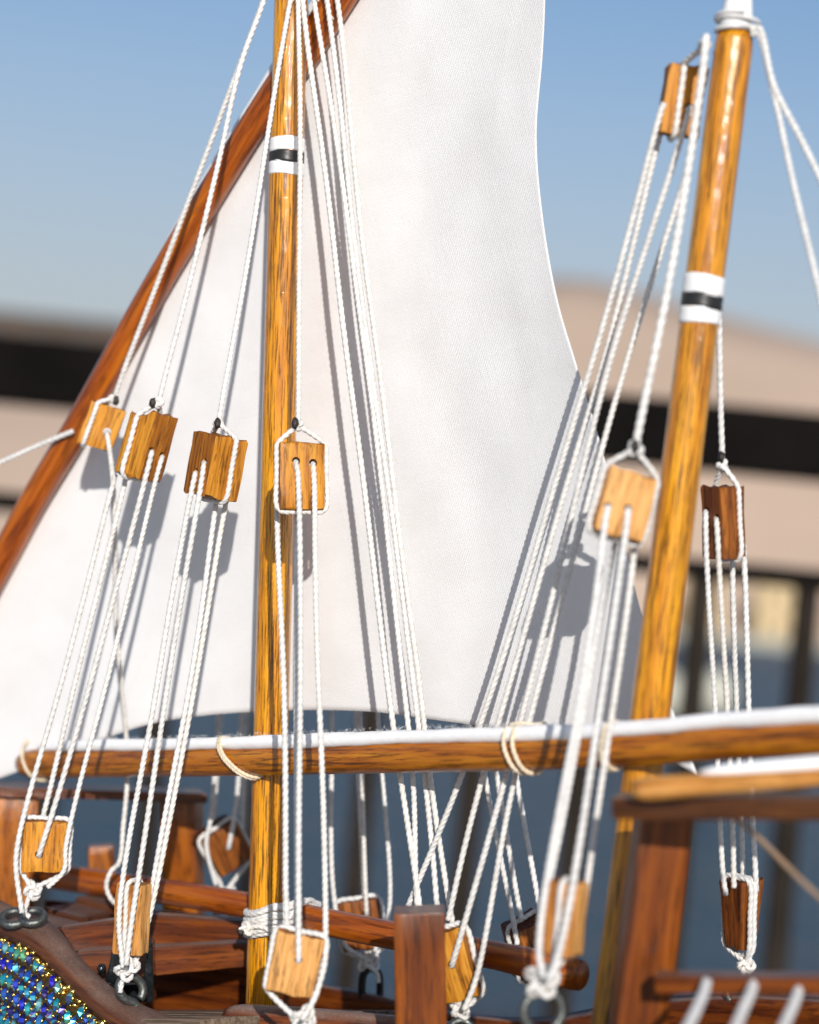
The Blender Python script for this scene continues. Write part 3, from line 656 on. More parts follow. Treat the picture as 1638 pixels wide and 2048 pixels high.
# little black bracket standing on deck behind the eyebolt
br = thing('deck_bracket', P(258, 2012, 0.985), 'small glossy black U-shaped bracket on deck behind the eyebolt', 'bracket')
def brk(name, pts, dep, fr_d):
    w = [P(x, y, fr_d) for x, y in pts]; nn = len(w); V = w+[v+fw*dep for v in w]
    Fc = [tuple(range(nn)), tuple(range(2*nn-1, nn-1, -1))]+[(i, nn+i, nn+(i+1) % nn, (i+1) % nn) for i in range(nn)]
    ob = from_world(name, V, Fc, M['blackpaint'], up, br, smooth=False)
    md = ob.modifiers.new('bevel', 'BEVEL'); md.width = 0.0007; md.segments = 2
    return ob
brk('upright', [(208, 1962), (244, 1975), (246, 1900), (239, 1894), (224, 1897), (216, 1940)], 0.010, 0.985)
brk('upright', [(284, 2006), (308, 2003), (305, 1886), (296, 1884), (290, 1900)], 0.010, 0.983)
brk('base', [(214, 1964), (300, 1968), (306, 2006), (262, 2006), (222, 1990)], 0.014, 0.986)
V, Fc = sweep(np.array([tuple(P(204, 1946, 0.983)), tuple(P(203, 1937, 0.983)), tuple(P(204, 1928, 0.983))]), lambda i, th: np.array([[0.0016], [0.0022], [0.0014]])+0*th, 14)
from_world('knob', V, Fc, M['blackpaint'], up, br)

# ------------------------------------------------------------------ loose pole lashed to the mast
def pd(px): return 1.0/(0.984+0.00023*(px-530))
pole = spar('wooden_pole', [(90, 1750, pd(90), 26), (494, 1810, pd(494), 26), (690, 1852, pd(690), 28), (1000, 1913, pd(1000), 28), (1160, 1951, pd(1160), 34)], 'yard', None, rough=0.02)
tag(pole, 'long round varnished pole lying along the deck, lashed behind the mast', 'pole')
lash = thing('mast_lashing', P(530, 1840, 0.99), 'white cord lashing wound around the mast foot and the pole', 'lashing')
for k in range(9):
    y0 = 1818+k*6.2+random.uniform(-3, 3); y1 = 1800+k*8.5+random.uniform(-5, 5); q = 0.0012*(k % 2)
    pts = [P(640, y1+12, 1.012), P(604, y1+4, 0.9965-q), P(572, (y0+y1)/2+2, 0.9895-q), P(545, (y0*2+y1)/3, 0.9883-q), P(522, y0+2, 0.9888-q), P(504, y0+6, 0.9925-q), P(492, y0+5, 1.0), P(498, y0+2, 1.009)]
    rope('cord_turn', pts, lash, wob=0.0002)
rope('cord_turn', [P(500, 1846, 1.01), P(487, 1858, .992), P(520, 1852, .986), P(560, 1868, .985), P(600, 1872, .99), P(625, 1860, 1.0)], lash)
rope('cord_turn', [P(575, 1838, .987), P(600, 1812, .992), P(618, 1800, 1.0), P(632, 1808, 1.01)], lash)
def blob(name, c, r, mat, parent, seed=0, sq=(1, 1, 1)):
    bm = bmesh.new(); bmesh.ops.create_icosphere(bm, subdivisions=3, radius=1.0)
    for v in bm.verts:
        k = 1+0.32*mnoise.noise(v.co*1.7+Vector((seed*3.7, seed, 0)))+0.14*mnoise.noise(v.co*4+Vector((seed, 0, 5)))
        v.co = Vector((v.co.x*sq[0], v.co.y*sq[1], v.co.z*sq[2]))*k*r
    return bm_obj(name, bm, mat, parent, Matrix.Translation(c))
def knot_pts(c, s, seed=0, n=60, sq=1.0):
    """a bunched overhand knot: trefoil curve in the picture plane"""
    pts = []; a = seed
    for i in range(n+1):
        t = 2*math.pi*i/n
        x = math.sin(t)+2*math.sin(2*t); y = math.cos(t)-2*math.cos(2*t); z = -math.sin(3*t)
        x, y = x*math.cos(a)-y*math.sin(a), x*math.sin(a)+y*math.cos(a)
        pts.append(c+(rt*x+up*y*sq+fw*z*1.3)*s/3.0)
    return pts
rope('knot', knot_pts(P(492, 1858, 0.988), 0.0030, 1.0), lash, wob=0, r=0.0012)
blob('burnt_end', P(481, 1863, 0.987), 0.0017, 'burnt', lash, 3)

# ------------------------------------------------------------------ yard and big sail
def sd(px): return 1.03+(550-px)*0.000185
yd = thing('lateen_yard', P(0, 1128, sd(0)), 'long slanting red brown yard carrying the big white sail', 'yard')
ya = [(-250, 1580), (-150, 1405), (0, 1128), (68, 1000), (152, 860), (240, 700), (350, 508), (472, 305), (545, 190), (612, 90), (672, 0), (760, -130)]
spar('yard_pole', [(x, y, sd(x)-0.0095, 28) for x, y in ya], 'yard', yd, rough=0.015, nseg=32)
spar('yard_extension', [(598, 140, sd(600)-0.006, 26), (640, 70, sd(640)-0.008, 27), (700, -25, sd(700)-0.008, 27), (900, -330, sd(900)-0.008, 24), (1030, -530, sd(1030)-.008, 20)], 'yard', yd, rough=0.02)
rope('tie', [P(632, -6, sd(632)-0.016), P(648, 14, sd(640)-0.0165), P(662, 34, sd(660)-0.016), P(668, 40, sd(668)-.010)], yd, r=0.0009, mat='tie')

luff = [(-262, 1622), (-186, 1442), (-36, 1174), (33, 1014), (115, 868), (202, 718), (314, 511), (436, 303), (508, 187), (572, 80), (640, -25), (760, -205), (900, -400), (1050, -590)]
foot = [(-262, 1622), (-130, 1596), (0, 1556), (90, 1522), (170, 1492), (300, 1448), (400, 1432), (500, 1424), (620, 1420), (750, 1424), (850, 1437), (1000, 1456), (1150, 1466), (1280, 1492), (1395, 1550)]
leech = [(1395, 1550), (1345, 1420), (1285, 1235), (1268, 1170), (1230, 1000), (1190, 850), (1150, 720), (1115, 600), (1085, 430), (1073, 270), (1085, 110), (1090, 0), (1088, -150), (1072, -380), (1050, -590)]
def rs2(pts, n):
    c = resample([Vector((x, y, 0)) for x, y in pts], 4.0); s = np.concatenate([[0], np.cumsum(np.linalg.norm(np.diff(c, axis=0), axis=1))])
    q = np.linspace(0, s[-1], n); return np.stack([np.interp(q, s, c[:, k]) for k in range(2)], 1)
NU, NV = 150, 190
Fo, Lu, Le = rs2(foot, NU), rs2(luff, NV), rs2(leech, NV)
Vv = []; UV = []
T = np.array(leech[-1], float)
for j in range(NV):
    t = j/(NV-1)
    for i in range(NU):
        s = i/(NU-1)
        p = (1-t)*Fo[i]+t*T+(1-s)*Lu[j]+s*Le[j]-((1-s)*(1-t)*Fo[0]+s*(1-t)*Fo[-1]+t*T)
        x, y = p
        d = sd(x)
        env = math.sin(math.pi*min(1, max(0, s)))
        d += 0.0055*math.sin(math.pi*s)*math.sin(math.pi*min(1, t*1.15))                       # belly
        # soft folds running down from the head of the sail
        a = (x-900)*0.80+(y-250)*0.42
        d += 0.0042*env*math.exp(-((y-230)/330.0)**2)*math.sin(a/105.0+0.6)
        d += 0.0016*env*math.sin((x*0.75+y*0.30)/170.0+1.2)
        d += 0.0028*mnoise.noise(Vector((x/360.0, y/480.0, 3)))+0.0010*mnoise.noise(Vector((x/95.0, y/170.0, 9)))+0.0005*mnoise.noise(Vector((x*0.012+y*0.004, y*0.004-x*0.001, 4)))
        d += 0.0016*max(0, s-0.86)/0.14*math.sin(y/190.0+0.8)                                 # leech flutter
        Vv.append(P(x, y, d)); UV.append((x/1000.0, -y/1000.0))
Fc = [(j*NU+i, j*NU+i+1, (j+1)*NU+i+1, (j+1)*NU+i) for j in range(NV-1) for i in range(NU-1)]
sail = from_world('lateen_sail', Vv, Fc, M['sail'], up)
me = sail.data; uvl = me.uv_layers.new(name='UVMap'); idx = np.zeros(len(me.loops), int); me.loops.foreach_get('vertex_index', idx)
uvl.data.foreach_set('uv', np.array(UV)[idx].ravel())
sm = sail.modifiers.new('thickness', 'SOLIDIFY'); sm.thickness = 0.0003; sm.offset = 0
tag(sail, 'large white canvas lateen sail hanging behind the masts', 'sail')
rope('brace', [P(-60, 948, 1.10), P(0, 924, 1.095), P(70, 893, 1.09), P(146, 862, 1.083)], None, r=0.0013)
tag(bpy.data.objects['brace'], 'single cord running off to the frame edge from the yard', 'rope')

# ------------------------------------------------------------------ boom with furled sail
def bd_(px): return 1.0/(1.0173+0.000269*(px-540))
bo = thing('boom', P(55, 1526, bd_(55)), 'long varnished boom with a white rolled sail, crossing both masts', 'boom')
bc = [(52, 1526, 29), (120, 1525, 31), (450, 1522, 30), (800, 1513, 33), (1080, 1506, 34), (1300, 1496, 35), (1460, 1483, 36), (1638, 1474, 37), (1900, 1458, 38)]
spar('boom_pole', [(x, y, bd_(x), r) for x, y, r in bc], 'boom', bo, rough=0.02, nseg=32)
rl_ = [(95, 1498, 6), (180, 1492, 11), (330, 1489, 12), (560, 1486, 13), (800, 1477, 15), (1060, 1469, 15), (1300, 1459, 16), (1460, 1444, 17), (1638, 1431, 18), (1900, 1413, 18)]
def on_boom(x, rp, lift=0.0):
    y = float(np.interp(x, [q[0] for q in bc], [q[1] for q in bc])); r = float(np.interp(x, [q[0] for q in bc], [q[2] for q in bc]))*bd_(x)/F
    ax_ = (P(x+20, y, bd_(x+20))-P(x-20, y, bd_(x-20))).normalized(); n1 = (-fw+ax_*fw.dot(ax_)).normalized(); n2 = n1.cross(ax_); n2 = n2 if n2.dot(up) > 0 else -n2
    rr = rp*bd_(x)/F
    return P(x, y, bd_(x))+n1*(r*0.42)+n2*(r*0.90+rr*(0.72+lift))
rl_ = [(95, 6), (180, 11), (330, 12), (560, 13), (800, 15), (1060, 15), (1300, 16), (1460, 17), (1638, 18), (1900, 18)]
cx = resample([on_boom(x, r) for x, r in rl_], 0.0025); ss_ = np.linspace(0, 1, len(cx)); rq = np.interp(ss_*1805+95, [q[0] for q in rl_], [q[1]*bd_(q[0])/F for q in rl_])
V, Fc = sweep(cx, lambda i, th: rq[:, None]*(1+0.05*np.sin(i*0.11+th*2)+0.04*np.sin(i*0.37+th)+0.03*np.sin(i*0.9+3*th)), 22)
from_world('furled_sail', V, Fc, M['roll'], Vector(cx[-1]-cx[0]), bo)
# fuzz along the rolled cloth
fz = []; fzF = []
for k in range(420):
    x = random.uniform(150, 1150); r = float(np.interp(x, [q[0] for q in rl_], [q[1] for q in rl_]))
    p0 = on_boom(x, r, 0.9)+fw*random.uniform(-.002, .002); a = random.uniform(0, 6.28); ln = random.uniform(.0008, .0032)
    p1 = p0+up*ln*0.6+rt*ln*0.6*math.cos(a)+fw*ln*.4*math.sin(a); p2 = p1+up*ln*0.25*random.uniform(-1, 1)+rt*ln*random.uniform(-.6, .6)
    V, Fq = sweep(np.array([tuple(p0), tuple(p1), tuple(p2)]), lambda i, th: 0.00005+0*i+0*th, 3)
    o = len(fz); fz += [tuple(v) for v in V]; fzF += [[o+q for q in f] for f in Fq]
ff = from_world('fuzz', fz, fzF, M['roll'], up, bo); ff['kind'] = 'stuff'
def boom_tie(px, slant, turns=2, wpx=10, tail=True):
    d = bd_(px); y = np.interp(px, [q[0] for q in bc], [q[1] for q in bc]); r = np.interp(px, [q[0] for q in bc], [q[2] for q in bc])
    axis = (P(px+20, np.interp(px+20, [q[0] for q in bc], [q[1] for q in bc]), bd_(px+20))-P(px-20, np.interp(px-20, [q[0] for q in bc], [q[1] for q in bc]), bd_(px-20))).normalized()
    n1 = (-fw+axis*fw.dot(axis)).normalized(); n2 = n1.cross(axis); n2 = n2 if n2.dot(up) > 0 else -n2
    for k in range(turns):
        pts = []
        for a in np.linspace(60, 420, 26):
            ca, sa = math.cos(R(a)), math.sin(R(a)); x_ = px+k*wpx+slant*(1-sa)/2
            rv = float(r*d/F*1.03+0.0009); ex = 0.0032*max(0, sa)**2
            pts.append(P(x_, np.interp(x_, [q[0] for q in bc], [q[1] for q in bc]), bd_(x_))+n1*(rv*ca+0.0022*max(0, sa))+n2*(rv*sa+ex))
        rope('tie', pts, bo, r=0.00095, mat='tie', wob=0.0003)
    if tail: rope('tie', [P(px-14, y-r-24, d-.002), P(px+5, y-r-27, d-.004), P(px+30, y-r-24, d-.004), P(px+58, y-r-26, d-.002)], bo, r=0.00085, mat='tie')
boom_tie(72, 14, 1, tail=False); boom_tie(458, 52, 2, 4, tail=False); boom_tie(1034, 16, 2, 18); boom_tie(1238, -18, 2, 7, tail=False)

# foreground spar with its own rolled sail (lower right)
fsp = thing('foreground_spar', P(1270, 1580, 0.725), 'blurred pale-ended spar with rolled white sail lying on the near crossbar', 'spar')
spar('spar_pole', [(1268, 1580, 0.729, 22), (1296, 1577, 0.727, 25), (1400, 1570, 0.722, 22), (1520, 1562, 0.715, 20), (1638, 1554, 0.709, 19), (1800, 1541, 0.70, 19)], 'cut', fsp, rough=0.05)
spar('furled_sail', [(1400, 1545, 0.722, 5), (1460, 1540, 0.719, 12), (1560, 1533, 0.714, 15), (1638, 1527, 0.710, 16), (1800, 1514, 0.70, 16)], 'roll', fsp, rough=0.06)
cord_ = rope('thin_string', px_path([(1468, 1636), (1500, 1662), (1570, 1728), (1660, 1812)], 0.76, 0.70), None, r=0.00095, mat='string'); tag(cord_, 'thin tan string slanting down from under the near crossbar', 'string')
for k, (a, b, lab) in enumerate((((1408, 1985), (1368, 2070), 'blurred white cord below the near cross rail, nearest the post'), ((1502, 1985), (1462, 2080), 'blurred white cord below the near cross rail, second from the post'), ((1594, 1988), (1556, 2080), 'blurred white cord below the near cross rail, third from the post'))):
    c = cord('rail_cord', [(a[0]+6, a[1]-22), a, b], 0.745, 0.69, None, r=0.0019); tag(c, lab, 'cord', 'cords below the near cross rail')

# ------------------------------------------------------------------ pulley blocks
HOLE = {}
def block(label, c, d, w, h, t, roll=0, yaw=0, pitch=0, mat='block', holes=(), back=True, strap='side', sx=0.0, knot=None, kd=None, kscale=0.0032, burnt=None, double=False, end=None, group=None, notch=False, seed=1, kn=1):
    """c: pixel centre, w/h/t in pixels at depth d. holes: local (x,z) in half sizes. knot: pixel of the knot (above or below)."""
    s = d/F; C = P(c[0], c[1], d); W_, H_, T_ = w*s, h*s, t*s
    Rm = Matrix((rt, fw, up)).transposed().to_4x4()
    fr = Matrix.Translation(C) @ Rm @ Matrix.Rotation(R(roll), 4, 'Y') @ Matrix.Rotation(R(yaw), 4, 'Z') @ Matrix.Rotation(R(pitch), 4, 'X')
    t0 = thing('pulley_block', fr @ Vector((0, 0, -H_/2)), label, 'pulley block', group)
    bm = rough_box(W_, H_, T_, 0.0009, 4, 0.00042, seed, chip=0.0015)
    if seed == 17:                                        # this one tapers downwards, with a clipped corner
        for v in bm.verts:
            k = 1-0.30*max(0, min(1, 0.5-v.co.z/H_)); v.co.x *= k; v.co.y *= k
            if v.co.z < -H_*0.3 and v.co.x > 0: v.co.z += H_*0.22*v.co.x/(W_/2)
    if notch:
        for v in bm.verts:
            if v.co.z > H_*0.40 and v.co.x > W_*0.28: v.co.z += H_*0.10
    me = bpy.data.meshes.new('wood_body'); bm.to_mesh(me); bm.free()
    body = bpy.data.objects.new('wood_body', me); COL.objects.link(body)
    if holes:
        cut = bmesh.new(); hr = 8.2*s*1.0
        inv = fr.inverted(); half = (W_/2, T_/2, H_/2)
        for hx, hy in holes:
            o_ = inv @ CAM; v_ = (inv.to_3x3() @ (P(hx, hy, 1.0)-CAM)); best, bi = -1e9, 1
            for k in range(2):
                if abs(v_[k]) > 1e-6:
                    q = min((half[k]-o_[k])/v_[k], (-half[k]-o_[k])/v_[k])
                    if q > best: best, bi = q, k
            hit = o_+v_*best; HOLE[(hx, hy)] = ((fr @ hit)-CAM).dot(fw)
            Rc = Matrix.Rotation(R(90), 4, 'X') if bi == 1 else Matrix.Rotation(R(90), 4, 'Y')
            cc = Vector((hit.x, 0, hit.z)) if bi == 1 else Vector((0, hit.y, hit.z))
            bmesh.ops.create_cone(cut, cap_ends=True, segments=14, radius1=hr, radius2=hr, depth=half[bi]*2.8, matrix=Matrix.Translation(cc) @ Rc)
        cm = bpy.data.meshes.new('cut'); cut.to_mesh(cm); cut.free(); co = bpy.data.objects.new('cut', cm); COL.objects.link(co)
        md = body.modifiers.new('b', 'BOOLEAN'); md.object = co; md.operation = 'DIFFERENCE'; md.solver = 'EXACT'
        dg = bpy.context.evaluated_depsgraph_get(); nm = bpy.data.meshes.new_from_object(body.evaluated_get(dg))
        body.modifiers.clear(); body.data = nm; nm.name = 'wood_body'; bpy.data.meshes.remove(me); bpy.data.objects.remove(co); bpy.data.meshes.remove(cm); me = nm
    me.polygons.foreach_set('use_smooth', [True]*len(me.polygons))
    try: me.set_sharp_from_angle(angle=R(32))
    except Exception: pass
    me.materials.clear(); me.materials.append(M[mat])
    body.parent = t0; body.matrix_basis = world_of(t0).inverted() @ fr
    # strap
    r = RR*0.95; e = r*0.75
    if knot is not None:
        Kp = P(knot[0], knot[1], kd or d-0.002); Kl = fr.inverted() @ Kp; sg = 1 if Kl.z > 0 else -1
        def loop(off):
            if strap == 'side':
                y = sx*T_/2+off
                L_ = [(-W_/2-e*.6, y, sg*(H_/2-.0004)), (-W_/2-e, y, sg*(H_/2-.003)), (-W_/2-e, y, 0), (-W_/2-e, y, -sg*(H_/2-.0012)), (-W_/2+.0012, y, -sg*(H_/2+e)), (0, y, -sg*(H_/2+e)), (W_/2-.0012, y, -sg*(H_/2+e)), (W_/2+e, y, -sg*(H_/2-.0012)), (W_/2+e, y, 0), (W_/2+e, y, sg*(H_/2-.003)), (W_/2+e*.6, y, sg*(H_/2-.0004))]
            else:
                x = sx*W_/2+off
                L_ = [(x, -T_/2-e*.6, sg*(H_/2-.0004)), (x, -T_/2-e, sg*(H_/2-.003)), (x, -T_/2-e, 0), (x, -T_/2-e, -sg*(H_/2-.0012)), (x, -T_/2+.0012, -sg*(H_/2+e)), (x, 0, -sg*(H_/2+e)), (x, T_/2-.0012, -sg*(H_/2+e)), (x, T_/2+e, -sg*(H_/2-.0012)), (x, T_/2+e, 0), (x, T_/2+e, sg*(H_/2-.003)), (x, T_/2+e*.6, sg*(H_/2-.0004))]
            return [Kp]+[fr @ Vector(q) for q in L_]+[Kp]
        rope('rope_strap', loop(0), t0, r=r, wob=0)
        if double: rope('rope_strap', loop(2.1*r), t0, r=r, wob=0)
        for q in range(kn):
            off = Vector() if q == 0 else (rt*random.uniform(-1, 1)+up*random.uniform(-1, 1))*0.0028
            rope('knot', knot_pts(Kp+off, kscale, seed*1.3+q), t0, r=0.0011, wob=0)
        if burnt is not None: blob('burnt_end', P(burnt[0], burnt[1], (kd or d)-0.004), 0.0019, 'burnt', t0, seed, (0.8, 0.8, 1.25))
        if end is not None:
            rope('rope_tail', [Kp]+[P(x, y, (kd or d)-0.002) for x, y in end], t0, r=RR*0.9, wob=0)
    return fr, (W_, H_, T_)
UP, LO = 'upper blocks of the shroud tackles', 'lower blocks of the shroud tackles'
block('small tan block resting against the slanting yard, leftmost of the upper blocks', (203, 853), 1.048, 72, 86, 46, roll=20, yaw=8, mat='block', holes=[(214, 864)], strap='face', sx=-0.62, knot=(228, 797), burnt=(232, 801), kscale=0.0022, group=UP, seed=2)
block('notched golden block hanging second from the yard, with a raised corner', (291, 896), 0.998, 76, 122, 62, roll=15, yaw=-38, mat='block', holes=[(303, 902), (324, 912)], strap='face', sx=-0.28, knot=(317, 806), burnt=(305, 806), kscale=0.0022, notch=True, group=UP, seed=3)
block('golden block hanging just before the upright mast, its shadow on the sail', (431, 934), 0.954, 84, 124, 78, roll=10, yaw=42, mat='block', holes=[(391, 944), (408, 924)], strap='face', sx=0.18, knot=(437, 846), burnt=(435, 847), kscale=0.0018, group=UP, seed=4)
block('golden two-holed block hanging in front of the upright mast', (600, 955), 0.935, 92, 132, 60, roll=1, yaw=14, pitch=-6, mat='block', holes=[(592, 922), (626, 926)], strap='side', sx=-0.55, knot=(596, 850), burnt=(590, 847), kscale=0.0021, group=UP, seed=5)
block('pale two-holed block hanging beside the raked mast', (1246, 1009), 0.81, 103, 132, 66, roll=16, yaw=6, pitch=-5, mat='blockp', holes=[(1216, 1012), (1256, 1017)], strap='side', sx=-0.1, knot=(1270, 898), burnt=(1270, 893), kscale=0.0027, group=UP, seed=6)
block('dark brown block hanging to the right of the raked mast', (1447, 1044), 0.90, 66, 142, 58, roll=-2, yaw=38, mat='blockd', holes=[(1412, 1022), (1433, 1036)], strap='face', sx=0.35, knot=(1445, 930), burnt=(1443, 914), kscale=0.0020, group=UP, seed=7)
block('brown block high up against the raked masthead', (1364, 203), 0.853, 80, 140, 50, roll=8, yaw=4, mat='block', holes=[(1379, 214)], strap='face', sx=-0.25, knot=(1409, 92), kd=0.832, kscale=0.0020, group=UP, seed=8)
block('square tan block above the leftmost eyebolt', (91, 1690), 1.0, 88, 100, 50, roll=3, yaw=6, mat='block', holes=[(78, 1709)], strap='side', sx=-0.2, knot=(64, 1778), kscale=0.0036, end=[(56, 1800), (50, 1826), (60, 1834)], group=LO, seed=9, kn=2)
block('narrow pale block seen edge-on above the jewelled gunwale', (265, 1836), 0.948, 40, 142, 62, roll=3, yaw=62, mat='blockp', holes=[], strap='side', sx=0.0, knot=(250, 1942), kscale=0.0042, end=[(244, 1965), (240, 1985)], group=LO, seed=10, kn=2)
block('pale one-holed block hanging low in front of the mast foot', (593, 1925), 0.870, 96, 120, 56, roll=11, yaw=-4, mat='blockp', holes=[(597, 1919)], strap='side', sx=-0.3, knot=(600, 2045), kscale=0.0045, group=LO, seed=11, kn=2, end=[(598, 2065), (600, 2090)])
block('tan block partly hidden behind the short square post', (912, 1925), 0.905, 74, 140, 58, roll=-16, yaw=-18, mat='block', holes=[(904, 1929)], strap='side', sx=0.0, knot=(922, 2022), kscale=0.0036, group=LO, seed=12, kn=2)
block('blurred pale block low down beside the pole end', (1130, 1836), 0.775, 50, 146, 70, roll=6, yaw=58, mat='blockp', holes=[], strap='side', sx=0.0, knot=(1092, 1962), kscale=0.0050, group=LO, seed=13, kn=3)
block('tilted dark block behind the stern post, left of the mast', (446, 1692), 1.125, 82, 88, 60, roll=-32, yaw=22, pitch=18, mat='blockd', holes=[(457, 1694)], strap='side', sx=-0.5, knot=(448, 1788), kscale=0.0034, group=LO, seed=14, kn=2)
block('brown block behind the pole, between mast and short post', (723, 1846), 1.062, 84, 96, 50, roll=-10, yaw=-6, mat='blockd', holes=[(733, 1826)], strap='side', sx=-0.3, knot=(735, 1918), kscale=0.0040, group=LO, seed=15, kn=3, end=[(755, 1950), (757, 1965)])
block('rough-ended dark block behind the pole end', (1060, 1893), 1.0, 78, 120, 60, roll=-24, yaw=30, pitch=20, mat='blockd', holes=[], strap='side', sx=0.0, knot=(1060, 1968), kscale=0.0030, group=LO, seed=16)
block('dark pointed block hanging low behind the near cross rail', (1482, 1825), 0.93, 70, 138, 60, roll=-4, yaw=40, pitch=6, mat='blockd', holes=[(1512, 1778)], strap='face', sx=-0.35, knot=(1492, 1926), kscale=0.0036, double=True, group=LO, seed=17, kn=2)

# ------------------------------------------------------------------ shrouds (single cords from the mastheads)
SH = 'shroud cords'
def shroud(label, pts, d0, d1, **kw):
    o = cord('shroud_cord', pts, d0, d1, None, **kw); return tag(o, label, 'rope', SH)
shroud('white cord running from the masthead down along the yard to the leftmost block', [(560, -110), (527, 0), (350, 470), (228, 797)], 1.0, 1.046)
shroud('white cord from the masthead down to the notched block', [(563, -110), (521, 20), (482, 130), (435, 335), (317, 806)], 0.99, 0.997)
shroud('white cord crossing the upright mast to the third block from the yard', [(592, -60), (581, 0), (498, 500), (437, 846)], 0.985, 0.953)
shroud('white cord running straight down the upright mast to its two-holed block', [(596, -110), (597, 0), (600, 500), (596, 850)], 0.988, 0.934)
shroud('thick white cord from the raked masthead to the pale two-holed block', [(1412, 70), (1405, 150), (1330, 600), (1270, 898)], 0.826, 0.81, r=0.0017)
shroud('white cord emerging behind the raked mast to the dark block', [(1432, 100), (1430, 350), (1438, 650), (1445, 930)], 0.853, 0.90)
shroud('white stay from the raked masthead, the upper of the two at right', [(1500, 62), (1517, 55), (1548, 171), (1600, 276), (1680, 440)], 0.829, 0.80)
shroud('white stay from the raked masthead, the lower of the two at right', [(1502, 70), (1514, 66), (1545, 175), (1592, 393), (1650, 630)], 0.829, 0.79)
ES = 'stays in front of the sail'
for pts, lab in (([(604, -110), (607, 0), (669, 500), (774, 1350), (801, 1550), (838, 1815), (846, 1900)], 'white stay falling across the sail, the one closest to the upright mast'),
                 ([(618, -110), (629, 0), (704, 500), (806, 1350), (825, 1550), (834, 1815), (850, 1900)], 'white stay falling across the sail, second from the upright mast'),
                 ([(638, -110), (655, 0), (712, 500), (826, 1350), (849, 1550), (873, 1815), (880, 1900)], 'white stay falling across the sail, third from the upright mast'),
                 ([(655, -110), (674, 0), (728, 500), (836, 1350), (859, 1550), (896, 1790), (908, 1860)], 'white stay falling across the sail, farthest from the upright mast')):
    tag(cord('stay_cord', pts, 0.99, 0.925), lab, 'rope', ES)

# ------------------------------------------------------------------ tackles (the cord falls between two blocks)
def cord_from(pts, d0, d1, parent):
    if tuple(pts[0][:2]) in HOLE:
        h = HOLE[tuple(pts[0][:2])]; pts = [(pts[0][0], pts[0][1]+2, h+0.0030), (pts[0][0], pts[0][1]+4, h+0.0002), (pts[1][0], pts[1][1], h-0.0016)]+list(pts[2:]); d0 = h-0.002
    if tuple(pts[-1][:2]) in HOLE:
        h = HOLE[tuple(pts[-1][:2])]; pts = list(pts[:-1])+[(pts[-1][0], pts[-1][1], h-0.0006), (pts[-1][0], pts[-1][1]+2, h+0.0030)]
        d1 = h-0.001
    cord('cord_fall', pts, d0, d1, parent)
def tackle(label, falls):
    f0 = falls[0]; t = thing('tackle_cord', P(f0[0][-1][0], f0[0][-1][1], f0[2]), label, 'rope', 'tackle cords')
    for pts, d0, d1 in falls: cord_from(pts, d0, d1, t)
tackle('slack white cord from the leftmost block, looping beside the long pole', [([(214, 864), (217, 886), (226, 978, 1.022), (233, 1250, 1.05), (242, 1350, 1.06), (252, 1480, 1.078), (254, 1555, 1.078), (246, 1650, 1.07), (238, 1725, 1.062), (222, 1742, 1.058), (213, 1772, 1.057), (224, 1800, 1.058), (242, 1812, 1.06)], 1.03, 1.06)])
tackle('four white cord falls between the notched block and the square tan block', [
    ([(231, 950), (126, 1350), (36, 1690), (33, 1740), (44, 1826)], 1.006, 0.985), ([(252, 955), (155, 1350), (84, 1640)], 1.006, 1.004),
    ([(303, 902), (299, 922), (186, 1350), (78, 1709)], 0.982, 0.984), ([(324, 912), (320, 930), (216, 1350), (133, 1690), (128, 1740), (95, 1775)], 0.984, 0.99)])
tackle('white cord falls between the mast-side golden block and the narrow pale block', [
    ([(391, 944), (387, 965), (317, 1350), (240, 1822), (246, 1935)], 0.938, 0.938), ([(408, 924), (405, 945), (339, 1350), (272, 1780), (252, 1930)], 0.936, 0.930),
    ([(434, 995), (382, 1350), (297, 1815)], 0.962, 0.957), ([(455, 990), (392, 1350), (302, 1825), (268, 1935)], 0.962, 0.948)])
tackle('white cord falls in front of the upright mast down to the pale block', [
    ([(554, 1010), (566, 1350), (574, 1858)], 0.943, 0.878), ([(592, 1015), (594, 1350), (592, 1860)], 0.943, 0.882),
    ([(592, 922), (596, 945), (600, 1350), (597, 1919)], 0.922, 0.860), ([(626, 926), (627, 945), (637, 1350), (652, 1875), (650, 1930), (628, 2000), (604, 2040)], 0.924, 0.858)])
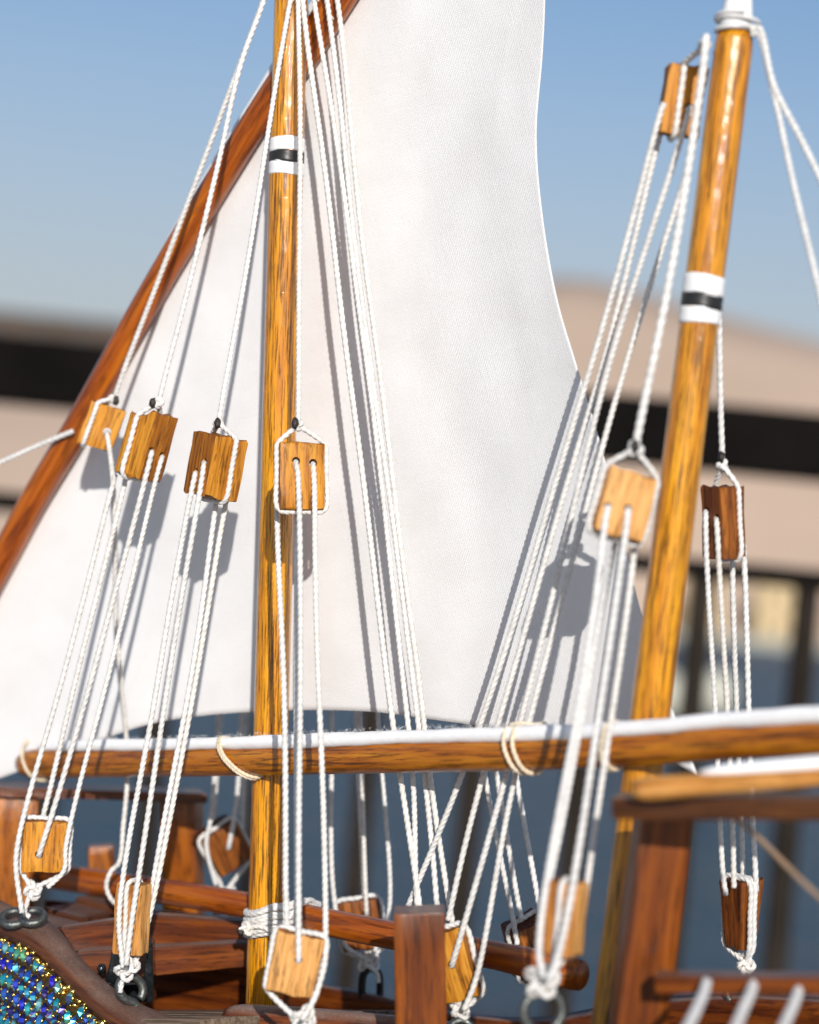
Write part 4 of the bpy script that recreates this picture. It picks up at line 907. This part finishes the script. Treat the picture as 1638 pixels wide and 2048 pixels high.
tackle('blurred white cord falls from the pale two-holed block to the blurred block', [
    ([(1216, 1012), (1211, 1038), (1168, 1350), (1078, 1895), (1086, 1955)], 0.799, 0.765), ([(1256, 1017), (1254, 1043), (1211, 1350), (1112, 1925), (1096, 1960)], 0.799, 0.758),
    ([(1232, 1080), (1180, 1350), (1098, 1770)], 0.818, 0.790), ([(1270, 1085), (1236, 1350), (1162, 1850)], 0.818, 0.788)])
tackle('long white cord falls from the masthead block slanting across the sail edge', [
    ([(1328, 205), (1322, 222), (1191, 700), (927, 1544), (816, 1812)], 0.846, 0.935), ([(1322, 262), (1312, 300), (1212, 700), (968, 1544), (896, 1840)], 0.862, 0.912),
    ([(1379, 214), (1374, 236), (1228, 700), (1015, 1544), (904, 1929)], 0.838, 0.888), ([(1392, 262), (1376, 330), (1261, 700), (1034, 1544), (950, 1960), (928, 2020)], 0.858, 0.892)])
tackle('four white cord falls below the dark block right of the raked mast', [
    ([(1412, 1022), (1412, 1044), (1428, 1400), (1447, 1755), (1452, 1790)], 0.886, 0.918), ([(1433, 1036), (1434, 1056), (1454, 1400), (1468, 1775)], 0.884, 0.915),
    ([(1464, 1095), (1473, 1400), (1486, 1760)], 0.912, 0.936), ([(1487, 1090), (1497, 1400), (1512, 1778)], 0.910, 0.930)])
tackle('white cord falls behind the sail to the tilted dark block', [
    ([(470, 1000), (437, 1430), (420, 1640), (412, 1690), (432, 1770)], 1.085, 1.11), ([(478, 1000), (442, 1430), (428, 1650)], 1.095, 1.13),
    ([(500, 1000), (483, 1430), (472, 1600), (457, 1694)], 1.085, 1.108), ([(510, 1000), (491, 1430), (484, 1660)], 1.095, 1.13)])
tackle('white cord falls behind the sail to the brown block behind the pole', [
    ([(645, 900), (663, 1430), (668, 1790), (690, 1890), (725, 1915)], 1.055, 1.050), ([(690, 900), (712, 1430), (726, 1800)], 1.06, 1.075),
    ([(695, 900), (720, 1430), (733, 1826)], 1.055, 1.048), ([(715, 900), (755, 1430), (777, 1830), (745, 1912)], 1.055, 1.050)])
tackle('thin-looking white cord falls behind the boom to the rough-ended block', [
    ([(880, 1000), (962, 1500), (1035, 1890)], 1.02, 0.985), ([(905, 1000), (984, 1500), (1043, 1840)], 1.02, 0.992), ([(940, 1000), (1024, 1500), (1082, 1835), (1085, 1860)], 1.02, 0.995)])
print('gems', count)
